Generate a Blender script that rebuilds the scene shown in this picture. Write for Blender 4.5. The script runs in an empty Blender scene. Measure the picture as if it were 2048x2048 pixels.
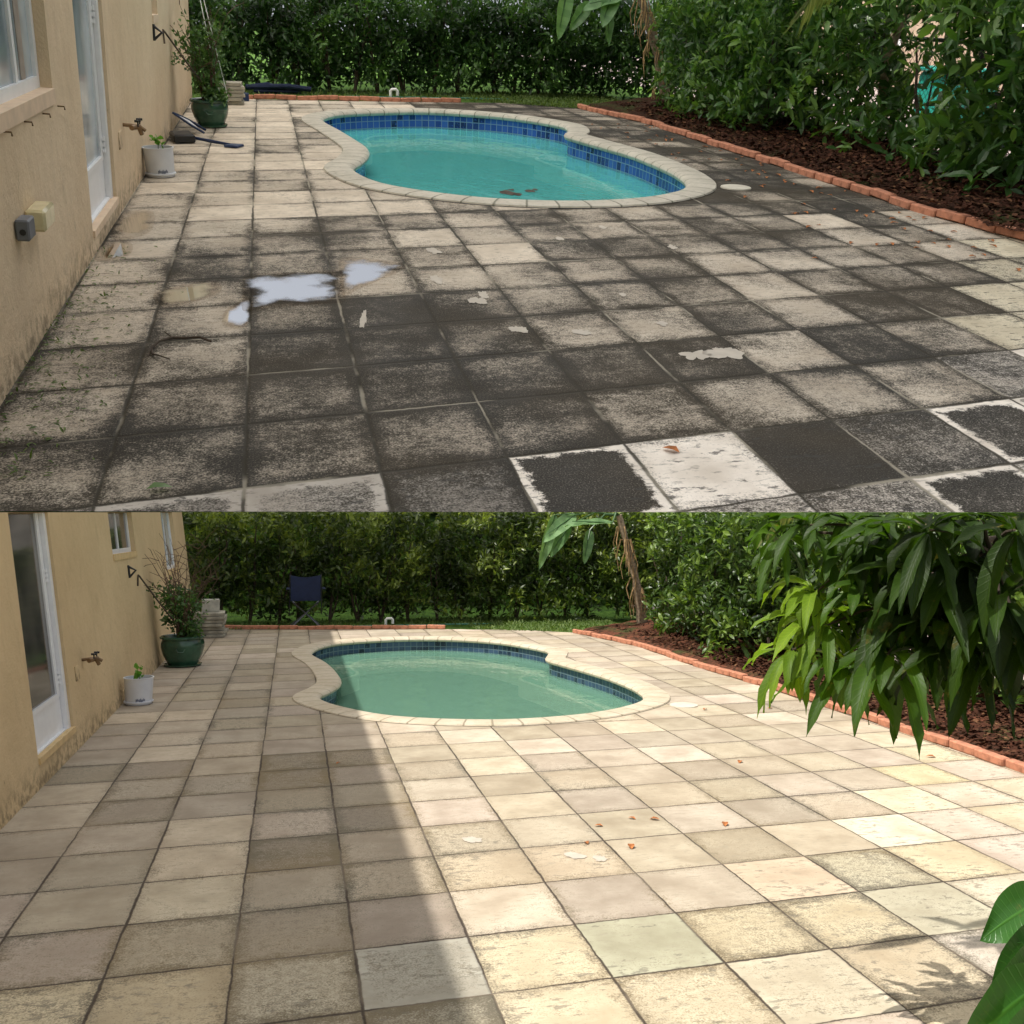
import bpy, math, random
import numpy as np
from mathutils import Vector, Matrix, noise
from mathutils.geometry import delaunay_2d_cdt
random.seed(7); rng = np.random.default_rng(11)
S = bpy.context.scene
R = math.radians
# ------------------------------------------------------------------ camera, sky, sun, exposure
RA = np.array([[0.97438,-0.07443,0.21225],[-0.22241,-0.45937,0.85995],[0.0335,-0.88512,-0.46415]]); HA = 1.3247
RB = np.array([[0.97579,0.0052,0.21863],[-0.21869,0.01552,0.97567],[0.00168,-0.99987,0.01628]]); HB = 1.599
cd = bpy.data.cameras.new('camera'); cam = bpy.data.objects.new('camera', cd); S.collection.objects.link(cam)
cd.sensor_width = 36; cd.lens = 1950/2048*36; cd.clip_start = .05; cd.clip_end = 2000
cam.matrix_world = Matrix([[RB[0][0], -RB[0][1], -RB[0][2], 0], [RB[1][0], -RB[1][1], -RB[1][2], 0],
                           [RB[2][0], -RB[2][1], -RB[2][2], HB], [0, 0, 0, 1]])
S.camera = cam
SUN_EL, SUN_AZ = 61, 20                # elevation, and the heading the light travels (from +x towards +y)
sd = Vector((math.cos(R(SUN_EL))*math.cos(R(SUN_AZ)), math.cos(R(SUN_EL))*math.sin(R(SUN_AZ)), -math.sin(R(SUN_EL))))
sl = bpy.data.lights.new('sun', 'SUN'); sun = bpy.data.objects.new('sun', sl); S.collection.objects.link(sun)
sl.energy = 2.4; sl.angle = R(.3); sl.color = (1, .95, .87)
sun.rotation_euler = sd.to_track_quat('-Z', 'Y').to_euler()
W = bpy.data.worlds.new('World'); S.world = W; W.use_nodes = True
wn = W.node_tree; sky = wn.nodes.new('ShaderNodeTexSky'); sky.sky_type = 'NISHITA'; sky.sun_disc = False
sky.sun_elevation = R(SUN_EL); sky.sun_rotation = math.atan2(-sd.x, -sd.y); sky.air_density = 1.0; sky.dust_density = 3.0; sky.ozone_density = .6
bg = wn.nodes['Background']; bg.inputs[1].default_value = .092
hz = wn.nodes.new('ShaderNodeHueSaturation'); hz.inputs['Saturation'].default_value = .2   # hazy, whitish midday sky
wn.links.new(sky.outputs[0], hz.inputs['Color']); wn.links.new(hz.outputs[0], bg.inputs[0])
S.view_settings.view_transform = 'Standard'; S.view_settings.look = 'None'; S.view_settings.exposure = 1.0; S.view_settings.gamma = 1
# ------------------------------------------------------------------ the two yards
KA = 7.0                                # the far yard lies on a bank beyond the near hedge, built larger
T = {'B': Matrix.Identity(4)}
m3 = Matrix((KA*(RB @ RA.T)).tolist()).to_4x4()
T['A'] = Matrix.Translation((0, 0, HB)) @ m3 @ Matrix.Translation((0, 0, -HA))
def seam(x, y): return HB + (.0052*x + .01552*y)/.99987 - .002      # top to which everything in the near yard is cut
def fl(Y, px, py, z=0):
    r = (RA if Y == 'A' else RB) @ np.array([(px-1024)/1950, (py-1024)/1950, 1]); h = HA if Y == 'A' else HB
    q = r*(z-h)/r[2]; return (float(q[0]), float(q[1]))
def ydepth(Y, px, py, y):
    r = (RA if Y == 'A' else RB) @ np.array([(px-1024)/1950, (py-1024)/1950, 1]); h = HA if Y == 'A' else HB
    q = r*y/r[1]; return Vector((float(q[0]), y, float(q[2]+h)))
# ------------------------------------------------------------------ mesh helpers
class MB:
    def __init__(s): s.v = []; s.f = []; s.mi = []; s.attr = {}; s.uv = None
    def add(s, vs, fs, mi=0):
        o = len(s.v); s.v += [tuple(p) for p in vs]; s.f += [tuple(i+o for i in f) for f in fs]; s.mi += [mi]*len(fs)
    def box(s, c, d, rot=None, mi=0, bev=0):
        hx, hy, hz = d[0]/2, d[1]/2, d[2]/2; M = rot or Matrix.Identity(3); c = Vector(c)
        b = min(bev, hx*.9, hy*.9, hz*.9)
        if b <= 0:
            P = [c + M @ Vector((x*hx, y*hy, z*hz)) for z in (-1, 1) for y in (-1, 1) for x in (-1, 1)]
            s.add(P, [(0,2,3,1),(4,5,7,6),(0,1,5,4),(2,6,7,3),(0,4,6,2),(1,3,7,5)], mi); return
        P = []; idx = {}
        for x in (-1, 1):
            for y in (-1, 1):
                for z in (-1, 1):
                    for a in range(3):
                        q = [x*(hx-b), y*(hy-b), z*(hz-b)]; q[a] += (x, y, z)[a]*b
                        idx[x, y, z, a] = len(P); P.append(c + M @ Vector(q))
        F = []
        for a in range(3):
            o = [i for i in range(3) if i != a]
            for sg in (-1, 1):
                l = []
                for (p, q) in ((-1,-1),(1,-1),(1,1),(-1,1)):
                    k = [0,0,0]; k[a] = sg; k[o[0]] = p; k[o[1]] = q; l.append(idx[k[0], k[1], k[2], a])
                F.append(l)
            for p in (-1, 1):
                for q in (-1, 1):
                    k0 = [0,0,0]; k0[a] = -1; k0[o[0]] = p; k0[o[1]] = q; k1 = list(k0); k1[a] = 1
                    F.append([idx[(*k0, o[0])], idx[(*k1, o[0])], idx[(*k1, o[1])], idx[(*k0, o[1])]])
        for x in (-1, 1):
            for y in (-1, 1):
                for z in (-1, 1): F.append([idx[x, y, z, a] for a in range(3)])
        s.add(P, F, mi)
    def tube(s, pts, rad, n=8, mi=0):
        pts = [Vector(p) for p in pts]; rs = rad if isinstance(rad, (list, tuple)) else [rad]*len(pts); V = []
        prev = None
        for i, p in enumerate(pts):
            d = (pts[min(i+1, len(pts)-1)] - pts[max(i-1, 0)]).normalized()
            a = prev if prev is not None else (Vector((0, 0, 1)) if abs(d.z) < .9 else Vector((1, 0, 0)))
            u = (a - d*a.dot(d)).normalized(); w = d.cross(u); prev = u
            V += [p + (u*math.cos(t) + w*math.sin(t))*rs[i] for t in [2*math.pi*k/n for k in range(n)]]
        F = [(i*n+k, i*n+(k+1) % n, (i+1)*n+(k+1) % n, (i+1)*n+k) for i in range(len(pts)-1) for k in range(n)]
        F += [tuple(range(n))[::-1], tuple((len(pts)-1)*n+k for k in range(n))]
        s.add(V, F, mi)
    def lathe(s, c, prof, n=40, mi=0, closed=False):
        V = [(c[0]+r*math.cos(t), c[1]+r*math.sin(t), c[2]+z) for r, z in prof for t in [2*math.pi*k/n for k in range(n)]]
        F = [(i*n+k, i*n+(k+1) % n, (i+1)*n+(k+1) % n, (i+1)*n+k) for i in range(len(prof)-1) for k in range(n)]
        s.add(V, F, mi)
def ident(o, label=None, cat=None, group=None, kind=None):
    if label: o['label'] = label
    if cat: o['category'] = cat
    if group: o['group'] = group
    if kind: o['kind'] = kind
    return o
def root(name, Y, loc, label, cat, group=None):
    o = bpy.data.objects.new(name, None); S.collection.objects.link(o); o.empty_display_size = .1
    o.matrix_world = T[Y] @ Matrix.Translation(Vector(loc)); o['yard'] = Y; o['lx'], o['ly'], o['lz'] = loc
    return ident(o, label, cat, group)
def build(name, mb, mats, Y='B', parent=None, smooth=True, clip=True, origin=None, label=None):
    """mesh is written in yard coordinates; it becomes a child of parent, or a top-level object of its own"""
    v = np.array(mb.v, float).reshape(-1, 3); f = mb.f; mi = mb.mi; keep = None
    if Y == 'B' and clip and len(v):
        top = seam(v[:, 0], v[:, 1]); over = v[:, 2] > top
        if over.any():
            ov = over.tolist(); keep = [i for i, q in enumerate(f) if not all(ov[k] for k in q)]
            v[:, 2] = np.minimum(v[:, 2], top); f = [f[i] for i in keep]; mi = [mi[i] for i in keep]
            # drop unused verts
            used = sorted({k for q in f for k in q}); mp = {k: i for i, k in enumerate(used)}
            if mb.uv is not None: mb.uv = [tuple(mb.uv[k]) for k in used]
            v = v[used] if used else np.zeros((0, 3)); f = [tuple(mp[k] for k in q) for q in f]
    if origin is None:
        origin = (parent['lx'], parent['ly'], parent['lz']) if parent else (tuple(v.mean(0)[:2]) + (float(v[:, 2].min()),) if len(v) else (0, 0, 0))
    pr = parent; base = origin
    if parent is not None and 'lx' not in parent: base = origin
    v = v - np.array(base)
    me = bpy.data.meshes.new(name); me.from_pydata(v.tolist(), [], f)
    for m in (mats if isinstance(mats, (list, tuple)) else [mats]): me.materials.append(m)
    if len(f):
        me.polygons.foreach_set('material_index', mi)
        me.polygons.foreach_set('use_smooth', [smooth]*len(f))
        for an, vals in mb.attr.items():
            if keep is not None: vals = [vals[i] for i in keep]
            if isinstance(vals[0], (tuple, list)):
                a = me.attributes.new(an, 'FLOAT_COLOR', 'FACE'); a.data.foreach_set('color', [c for q in vals for c in (*q[:3], 1.0)])
            else:
                a = me.attributes.new(an, 'FLOAT', 'FACE'); a.data.foreach_set('value', vals)
        if mb.uv is not None:
            a = me.attributes.new('grid', 'FLOAT_VECTOR', 'POINT'); a.data.foreach_set('vector', [c for q in mb.uv for c in q])
    me.update()
    if smooth and len(f):
        try: me.set_sharp_from_angle(angle=R(40))
        except Exception: pass
    o = bpy.data.objects.new(name, me); S.collection.objects.link(o)
    if pr is not None: o.parent = pr
    else:
        o.matrix_world = T[Y] @ Matrix.Translation(Vector(base))
    o['lx'], o['ly'], o['lz'] = base; o['yard'] = Y
    if label: o['label'] = label
    return o
def dup(o, M, label=None):
    c = o.copy(); S.collection.objects.link(c); c.matrix_world = M
    if label: c['label'] = label
    for ch in o.children:
        d = ch.copy(); S.collection.objects.link(d); d.parent = c
    return c
# ------------------------------------------------------------------ material helpers
class NT:
    def __init__(s, name):
        s.m = bpy.data.materials.new(name); s.m.use_nodes = True; s.t = s.m.node_tree; s.n = s.t.nodes; s.n.clear()
        s.out = s.n.new('ShaderNodeOutputMaterial')
    def put(s, i, v):
        if isinstance(v, bpy.types.NodeSocket): s.t.links.new(v, i)
        elif v is not None:
            if isinstance(v, (tuple, list)) and len(v) == 3 and i.type == 'RGBA': v = (*v, 1)
            i.default_value = v
    def math(s, op, a, b=None, c=None, clamp=False):
        n = s.n.new('ShaderNodeMath'); n.operation = op; n.use_clamp = clamp
        for i, v in enumerate((a, b, c)): s.put(n.inputs[i], v) if v is not None else None
        return n.outputs[0]
    def mr(s, x, a, b, c=0., d=1., smooth=True):
        n = s.n.new('ShaderNodeMapRange'); n.clamp = True; n.interpolation_type = 'SMOOTHSTEP' if smooth else 'LINEAR'
        for i, v in zip((0, 1, 2, 3, 4), (x, a, b, c, d)): s.put(n.inputs[i], v)
        return n.outputs[0]
    def noise(s, scale, detail=4, rough=.55, vec=None, dim='3D', dist=0):
        n = s.n.new('ShaderNodeTexNoise'); n.inputs['Scale'].default_value = scale; n.inputs['Detail'].default_value = detail
        n.inputs['Roughness'].default_value = rough; n.inputs['Distortion'].default_value = dist
        s.put(n.inputs['Vector'], vec if vec is not None else s.obj()); return n.outputs[0]
    def obj(s):
        if not hasattr(s, '_o'): s._o = s.n.new('ShaderNodeTexCoord').outputs['Object']
        return s._o
    def mapv(s, sc, vec=None):
        n = s.n.new('ShaderNodeMapping'); s.put(n.inputs[0], vec if vec is not None else s.obj()); n.inputs['Scale'].default_value = sc; return n.outputs[0]
    def sep(s, v):
        n = s.n.new('ShaderNodeSeparateXYZ'); s.put(n.inputs[0], v); return n.outputs
    def attr(s, name, fac=False):
        n = s.n.new('ShaderNodeAttribute'); n.attribute_name = name; return n.outputs['Fac'] if fac else n.outputs['Color']
    def attrv(s, name):
        n = s.n.new('ShaderNodeAttribute'); n.attribute_name = name; return n.outputs['Vector']
    def mix(s, f, a, b, mode='MIX'):
        n = s.n.new('ShaderNodeMix'); n.data_type = 'RGBA'; n.blend_type = mode
        s.put(n.inputs[0], f); s.put(n.inputs[6], a); s.put(n.inputs[7], b); return n.outputs[2]
    def ramp(s, f, stops):
        n = s.n.new('ShaderNodeValToRGB'); s.put(n.inputs[0], f); e = n.color_ramp.elements
        while len(e) < len(stops): e.new(.5)
        for q, (p, c) in zip(e, stops): q.position = p; q.color = (*c, 1)
        return n.outputs[0]
    def bump(s, h, strength=.3, dist=.01):
        n = s.n.new('ShaderNodeBump'); n.inputs['Strength'].default_value = strength; n.inputs['Distance'].default_value = dist
        s.put(n.inputs['Height'], h); return n.outputs[0]
    def pr(s, col, rough=.6, bump=None, metal=0, spec=.5, **k):
        n = s.n.new('ShaderNodeBsdfPrincipled'); s.put(n.inputs['Base Color'], col); s.put(n.inputs['Roughness'], rough)
        s.put(n.inputs['Metallic'], metal); s.put(n.inputs['Specular IOR Level'], spec)
        if bump is not None: s.put(n.inputs['Normal'], bump)
        for kk, v in k.items(): s.put(n.inputs[kk.replace('_', ' ')], v)
        return n.outputs[0]
    def end(s, sh): s.put(s.out.inputs[0], sh); return s.m
def simple(name, col, rough=.5, metal=0, var=.15, scale=12, bump=.1, spec=.4):
    m = NT(name); nz = m.noise(scale, 6); c = m.mix(m.mr(nz, .3, .7), tuple(x*(1-var) for x in col), tuple(min(1, x*(1+var)) for x in col))
    return m.end(m.pr(c, rough, m.bump(m.noise(scale*6, 3), bump, .004), metal, spec))
def wall_mat(name, a, b, k=1):
    m = NT(name); o = m.obj(); z = m.sep(o)[2]
    c = m.mix(m.mr(m.noise(1.1, 5, .6), .3, .7), a, b)
    c = m.mix(m.math('MULTIPLY', m.mr(m.noise(9, 8, .7, m.mapv((1, 1, .35))), .5, .75), .3), c, tuple(x*.62 for x in a))
    pit = m.mr(m.noise(38, 3, .6, m.mapv((1, 1, .3))), .66, .72)
    c = m.mix(m.math('MULTIPLY', pit, m.mr(z, .9, .05, .15, .75)), c, tuple(x*.35 for x in a))
    low = m.math('MULTIPLY', m.mr(z, .22, 0.0), m.mr(m.noise(14, 6, .7), .42, .62))
    c = m.mix(m.math('MULTIPLY', low, .75), c, tuple(x*.3 for x in a))
    h = m.math('ADD', m.math('MULTIPLY', m.noise(60, 5, .7), .5), m.math('MULTIPLY', m.noise(11, 4), 1.0))
    return m.end(m.pr(c, .85, m.bump(h, .9, .012*k), spec=.2))
def deck_mat(name, dark, joint, jointpale, speck, jw, k=1, drift=0.):
    m = NT(name); g = m.attrv('grid'); s3 = m.sep(g)
    wob = m.math('MULTIPLY', m.math('SUBTRACT', m.noise(7, 5, .7), .5), .045)
    wob2 = m.math('MULTIPLY', m.math('SUBTRACT', m.noise(9, 5, .7, m.mapv((1.3, .9, 1))), .5), .045)
    ds = []
    for a, w in ((s3[0], wob), (s3[1], wob2)):
        f = m.math('FRACT', m.math('ADD', a, w)); ds.append(m.math('MINIMUM', f, m.math('SUBTRACT', 1.0, f)))
    d = m.math('MINIMUM', ds[0], ds[1])
    jv = m.noise(2.3, 3, .6)
    jo = m.mr(d, m.math('MULTIPLY', m.mr(jv, .3, .7, .35, 1.), jw*.45), m.math('MULTIPLY', m.mr(jv, .3, .7, .7, 1.5), jw), 1., 0.)
    tone = m.attr('tone'); tp = m.attr('tp'); ts = m.sep(tp); mold_shade, rim, coral = ts[0], ts[1], ts[2]
    mid = m.noise(3.2, 5, .62); fine = m.noise(42, 5, .75); big = m.noise(1.0, 3, .5); strk = m.noise(26, 4, .7, m.mapv((.5, 1.4, 1)))
    c = m.mix(m.mr(mid, .25, .75), m.mix(1., tone, (.72, .68, .63), 'MULTIPLY'), m.mix(1., tone, (1.15, 1.14, 1.12), 'MULTIPLY'))
    c = m.mix(m.math('MULTIPLY', m.mr(strk, .54, .66), speck), c, tuple(x*2.2+.02 for x in dark))
    # mould and the lower yard's painted shadow, speckled, heavier at the tile's edges (or lighter there on rimmed tiles)
    dn = m.math('ADD', d, m.math('MULTIPLY', m.math('SUBTRACT', m.noise(6.5, 8, .8), .5), .42))
    edge = m.mr(dn, 0.0, .17, .26, 0.)
    me = m.math('ADD', mold_shade, m.math('MULTIPLY', edge, m.math('SUBTRACT', 1., rim)))
    rimf = m.mr(dn, .03, .12, 0., 1.)
    me = m.math('MULTIPLY', me, m.math('ADD', m.math('MULTIPLY', rimf, rim), m.math('SUBTRACT', 1., rim)))
    t = m.math('ADD', me, m.math('MULTIPLY', m.math('SUBTRACT', mid, .5), .8))
    if drift: t = m.math('ADD', t, m.math('MULTIPLY', m.math('MULTIPLY', m.math('SUBTRACT', m.noise(1.25, 5, .6), .5), 1.5), m.math('SUBTRACT', 1., coral)))
    t = m.math('ADD', t, m.math('MULTIPLY', m.math('SUBTRACT', m.noise(32, 6, .8), .5), 1.05))
    gr = m.noise(125, 4, .75); t = m.math('ADD', t, m.math('MULTIPLY', m.math('SUBTRACT', gr, .5), 1.5))
    M = m.mr(t, .24, .82)
    M = m.math('MULTIPLY', M, m.mr(m.noise(170, 3, .7), .50, .70, 1.0, .80))
    c = m.mix(M, c, m.mix(m.mr(big, .35, .65), dark, tuple(x*y for x, y in zip(dark, (1.5, 1.3, 1.0)))))
    # coral stone pits
    pit = m.math('MULTIPLY', m.mr(m.math('ADD', m.noise(24, 5, .7, m.mapv((.55, 1.2, 1))), m.math('MULTIPLY', m.math('SUBTRACT', mid, .5), .45)), .585, .63), coral)
    c = m.mix(m.math('MULTIPLY', pit, .75), c, tuple(x*1.2+.02 for x in dark))
    jc = m.mix(m.mr(m.noise(1.7, 4), .5, .62), joint, jointpale)
    c = m.mix(m.math('MULTIPLY', jo, .93), c, jc)
    h = m.math('SUBTRACT', m.math('MULTIPLY', fine, .25), m.math('MULTIPLY', m.mr(d, 0., jw*1.6, 1., 0.), 1.))
    h = m.math('SUBTRACT', h, m.math('MULTIPLY', pit, .3))
    return m.end(m.pr(c, m.mr(mid, .3, .7, .72, .9), m.bump(h, .7, .006*k), spec=.3))
def leaf_mat(name, lo, mid, hi, rough=.38, trans=.35, spec=.5, veins=0):
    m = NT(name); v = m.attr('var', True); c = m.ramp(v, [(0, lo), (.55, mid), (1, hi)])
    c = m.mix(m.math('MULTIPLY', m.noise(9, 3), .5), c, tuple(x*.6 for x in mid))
    bm = None
    if veins:
        g = m.sep(m.attrv('grid')); au = m.math('ABSOLUTE', g[0]); st = m.math('FRACT', m.math('SUBTRACT', m.math('MULTIPLY', g[1], veins), m.math('MULTIPLY', au, 1.6)))
        vn = m.math('MAXIMUM', m.mr(au, .0, .09, 1., 0.), m.math('MULTIPLY', m.mr(m.math('ABSOLUTE', m.math('SUBTRACT', st, .5)), 0., .16, 1., 0.), .35))
        c = m.mix(m.math('MULTIPLY', vn, .55), c, m.mix(1., c, (2.0, 1.8, 1.3), 'MULTIPLY'))
        c = m.mix(m.math('MULTIPLY', m.mr(m.noise(14, 5, .7), .60, .72), .6), c, (.20, .15, .04)); bm = m.bump(vn, .5, .002)
    p = m.pr(c, rough, bm, spec=spec); tr = m.n.new('ShaderNodeBsdfTranslucent')
    m.put(tr.inputs[0], m.mix(1., c, (1.5, 1.6, .6), 'MULTIPLY'))
    mx = m.n.new('ShaderNodeMixShader'); m.put(mx.inputs[0], trans); m.put(mx.inputs[1], p); m.put(mx.inputs[2], tr.outputs[0]); return m.end(mx.outputs[0])
def water_mat(name, col, dens, ior=1.33, bstr=.12, bsc=3.5, k=1):
    m = NT(name); h = m.math('ADD', m.noise(bsc, 3, .5, m.mapv((1.6, .8, 1))), m.math('MULTIPLY', m.noise(bsc*5, 2), .12))
    bm = m.bump(h, bstr, .05*k); g = m.n.new('ShaderNodeBsdfGlossy'); g.inputs['Roughness'].default_value = .012; m.put(g.inputs['Normal'], bm)
    tr = m.n.new('ShaderNodeBsdfTransparent'); m.put(tr.inputs[0], tuple(.55+.45*x for x in col))
    df = m.n.new('ShaderNodeBsdfDiffuse'); m.put(df.inputs[0], col)
    a = m.n.new('ShaderNodeMixShader'); m.put(a.inputs[0], dens); m.put(a.inputs[1], tr.outputs[0]); m.put(a.inputs[2], df.outputs[0])
    fr = m.n.new('ShaderNodeFresnel'); fr.inputs[0].default_value = ior; m.put(fr.inputs['Normal'], bm)
    b = m.n.new('ShaderNodeMixShader'); m.put(b.inputs[0], fr.outputs[0]); m.put(b.inputs[1], a.outputs[0]); m.put(b.inputs[2], g.outputs[0]); return m.end(b.outputs[0])
def pooltile_mat(name, cols, grout):
    m = NT(name); g = m.attrv('grid'); s3 = m.sep(g)
    fs = [m.math('FRACT', a) for a in s3[:2]]; fl_ = [m.math('FLOOR', a) for a in s3[:2]]
    d = m.math('MINIMUM', *[m.math('MINIMUM', f, m.math('SUBTRACT', 1., f)) for f in fs])
    cb = m.n.new('ShaderNodeCombineXYZ'); m.put(cb.inputs[0], fl_[0]); m.put(cb.inputs[1], fl_[1])
    wn_ = m.n.new('ShaderNodeTexWhiteNoise'); m.put(wn_.inputs[0], cb.outputs[0])
    c = m.ramp(wn_.outputs[0], [(0, cols[0]), (.35, cols[1]), (.75, cols[2]), (1, cols[3])])
    c = m.mix(m.mr(m.noise(45, 2), .55, .7), c, tuple(x*1.5 for x in cols[1]))
    return m.end(m.pr(m.mix(m.mr(d, .03, .07, 1., 0.), c, grout), .15))
def coping_mat(name, a, b, dk, k=1):
    m = NT(name); g = m.attrv('grid'); u = m.sep(g)[0]; f = m.math('FRACT', m.math('ADD', u, m.math('MULTIPLY', m.noise(6, 3), .06)))
    d = m.math('MINIMUM', f, m.math('SUBTRACT', 1., f)); mid = m.noise(4, 6, .65)
    c = m.mix(m.mr(mid, .3, .7), a, b); c = m.mix(m.math('MULTIPLY', m.mr(m.noise(22, 5, .7), .52, .72), .5), c, dk)
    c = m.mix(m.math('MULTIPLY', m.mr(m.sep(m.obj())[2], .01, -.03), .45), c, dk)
    j = m.mr(d, .012, .05, 1., 0.); c = m.mix(m.math('MULTIPLY', j, .8), c, dk)
    h = m.math('SUBTRACT', m.math('MULTIPLY', m.noise(40, 4), .3), j)
    return m.end(m.pr(c, .8, m.bump(h, .6, .012*k), spec=.25))
def soil_mat(name, a, b, c3, sc=24, k=1):
    m = NT(name); v = m.n.new('ShaderNodeTexVoronoi'); v.inputs['Scale'].default_value = sc; m.put(v.inputs['Vector'], m.obj())
    c = m.mix(m.sep(v.outputs['Color'])[0], a, b); c = m.mix(m.mr(m.noise(2.2, 5), .5, .7), c, c3)
    return m.end(m.pr(c, .95, m.bump(m.math('ADD', v.outputs['Distance'], m.noise(30, 4)), .9, .02*k), spec=.1))
M = {}
M['wallA'] = wall_mat('stucco_a', (.66, .51, .34), (.74, .59, .41), KA); M['wallB'] = wall_mat('stucco_b', (.60, .45, .26), (.68, .52, .31))
M['deckA'] = deck_mat('pavers_a', (.026, .0235, .019), (.035, .030, .02), (.30, .27, .21), .5, .020, KA, 1.)
M['deckB'] = deck_mat('pavers_b', (.13, .115, .085), (.05, .036, .028), (.15, .12, .09), .5, .015)
M['mark'] = simple('bleached', (.50, .45, .38), .8, var=.08)
M['copA'] = coping_mat('coping_a', (.44, .41, .34), (.56, .52, .44), (.15, .15, .11), KA); M['copB'] = coping_mat('coping_b', (.48, .41, .30), (.58, .51, .40), (.26, .22, .15))
M['ptA'] = pooltile_mat('pool_tiles_a', [(.006, .012, .05), (.02, .07, .30), (.04, .13, .46), (.03, .10, .42)], (.18, .30, .42))
M['ptB'] = pooltile_mat('pool_tiles_b', [(.008, .014, .03), (.03, .06, .11), (.05, .09, .16), (.04, .08, .15)], (.14, .20, .24))
M['watA'] = water_mat('water_a', (.19, .80, .78), .5, 1.36, .17, 3.0, KA); M['watB'] = water_mat('water_b', (.19, .38, .28), .6, 1.28, .18)
M['basA'] = simple('basin_a', (.18, .72, .70), .7, var=.08, scale=2); M['basB'] = simple('basin_b', (.22, .44, .32), .7, var=.08, scale=2)
M['shelfA'] = simple('shelf_a', (.10, .50, .52), .7, var=.06, scale=2); M['shelfB'] = simple('shelf_b', (.20, .42, .30), .7, var=.06, scale=2)
M['lipA'] = simple('lip_a', (.80, .82, .72), .7, var=.05); M['lipB'] = simple('lip_b', (.85, .80, .62), .7, var=.08)
M['brick'] = simple('terracotta', (.44, .19, .115), .9, var=.30, scale=16, bump=.4)
M['mulchA'] = soil_mat('mulch_a', (.06, .025, .015), (.035, .02, .012), (.05, .055, .02), 24, KA); M['mulchB'] = soil_mat('mulch_b', (.16, .06, .035), (.035, .022, .014), (.05, .055, .02))
M['lawn'] = soil_mat('lawn', (.05, .10, .02), (.09, .15, .03), (.16, .13, .06), 30)
M['lawnlit'] = soil_mat('lawn_bright', (.07, .15, .03), (.12, .22, .04), (.05, .10, .03), 18)
M['pave'] = simple('pale_paving', (.42, .34, .32), .8, var=.2, scale=3)
M['white'] = simple('white_paint', (.80, .81, .83), .35, var=.03); M['glass'] = NT('pane').m
g_ = NT('glass_pane'); M['glass'] = g_.end(g_.pr(g_.mix(g_.mr(g_.noise(1.6, 3), .35, .65), (.22, .28, .32), (.48, .56, .60)), .12, spec=.8))
g_ = NT('glass_dark'); M['glassd'] = g_.end(g_.pr(g_.mix(g_.mr(g_.noise(1.6, 3), .35, .65), (.045, .045, .045), (.12, .115, .10)), .08, spec=.8))
M['curt'] = simple('curtain', (.30, .26, .22), .9); M['sill'] = simple('painted_sill', (.68, .52, .37), .8, var=.08)
M['sillB'] = simple('painted_sill_b', (.62, .45, .23), .8, var=.08)
M['potg'] = simple('glazed_green', (.03, .085, .05), .18, var=.35, scale=5, bump=.05, spec=.6)
M['soil'] = simple('potting_soil', (.03, .022, .015), .95, bump=.6); M['twig'] = simple('twig', (.11, .065, .045), .8)
M['stem'] = simple('bark', (.075, .055, .04), .9, var=.4, bump=.6); M['barkp'] = simple('palm_bark', (.26, .20, .14), .9, var=.4, scale=25, bump=.8)
M['bucket'] = simple('bucket_plastic', (.66, .68, .72), .4, var=.07, scale=5); M['dirt'] = simple('dirty_bucket', (.12, .14, .2), .6)
M['black'] = simple('black_metal', (.02, .02, .022), .45); M['brass'] = simple('old_brass', (.20, .13, .07), .5, .6, var=.3)
M['blue'] = simple('blue_plastic', (.012, .03, .09), .4); M['navy'] = simple('navy_canvas', (.008, .016, .05), .8)
M['grey'] = simple('grey_box', (.14, .15, .17), .5); M['clear'] = simple('cloudy_plastic', (.70, .62, .38), .15, spec=.8)
M['stone'] = simple('stacked_stone', (.33, .31, .25), .9, var=.35, scale=7, bump=.7); M['block'] = simple('concrete', (.40, .39, .34), .9, var=.2, bump=.6)
M['pvc'] = simple('pvc', (.82, .82, .80), .35, var=.04); M['hose'] = simple('green_hose', (.05, .20, .17), .5); M['teal'] = simple('teal', (.02, .34, .27), .5)
M['lid'] = simple('skimmer_lid', (.58, .54, .45), .6, var=.08); M['dead'] = simple('dead_leaf', (.36, .13, .04), .8, var=.5, scale=30)
M['straw'] = simple('dry_fibre', (.42, .28, .14), .9, var=.4); M['wire'] = simple('fence_wire', (.03, .045, .035), .5)
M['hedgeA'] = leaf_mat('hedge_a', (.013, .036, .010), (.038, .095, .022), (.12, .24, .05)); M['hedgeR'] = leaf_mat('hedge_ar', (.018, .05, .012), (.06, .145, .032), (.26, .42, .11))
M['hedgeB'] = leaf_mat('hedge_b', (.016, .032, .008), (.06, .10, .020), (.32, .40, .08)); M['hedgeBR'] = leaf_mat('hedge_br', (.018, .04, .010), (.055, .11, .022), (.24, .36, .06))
M['plant'] = leaf_mat('plant', (.03, .075, .02), (.07, .15, .04), (.15, .27, .07)); M['mango'] = leaf_mat('mango', (.008, .016, .004), (.065, .145, .014), (.30, .46, .04), .48, .45, .35, 14)
M['banana'] = leaf_mat('banana', (.06, .14, .05), (.12, .24, .09), (.22, .38, .16), .35, .3)
M['frond'] = leaf_mat('frond', (.10, .14, .04), (.22, .26, .09), (.36, .38, .16), .4, .3)
M['broad'] = leaf_mat('broad', (.02, .07, .012), (.05, .16, .03), (.12, .30, .05), .33, .3, .45, 16)
M['grassl'] = leaf_mat('grass', (.06, .11, .02), (.12, .19, .04), (.22, .28, .08), .6, .3)
M['neigh'] = simple('beige_wall', (.48, .36, .26), .9)
M['chip'] = leaf_mat('chips', (.022, .011, .007), (.075, .030, .018), (.22, .12, .06), .9, 0., .1)
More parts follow.
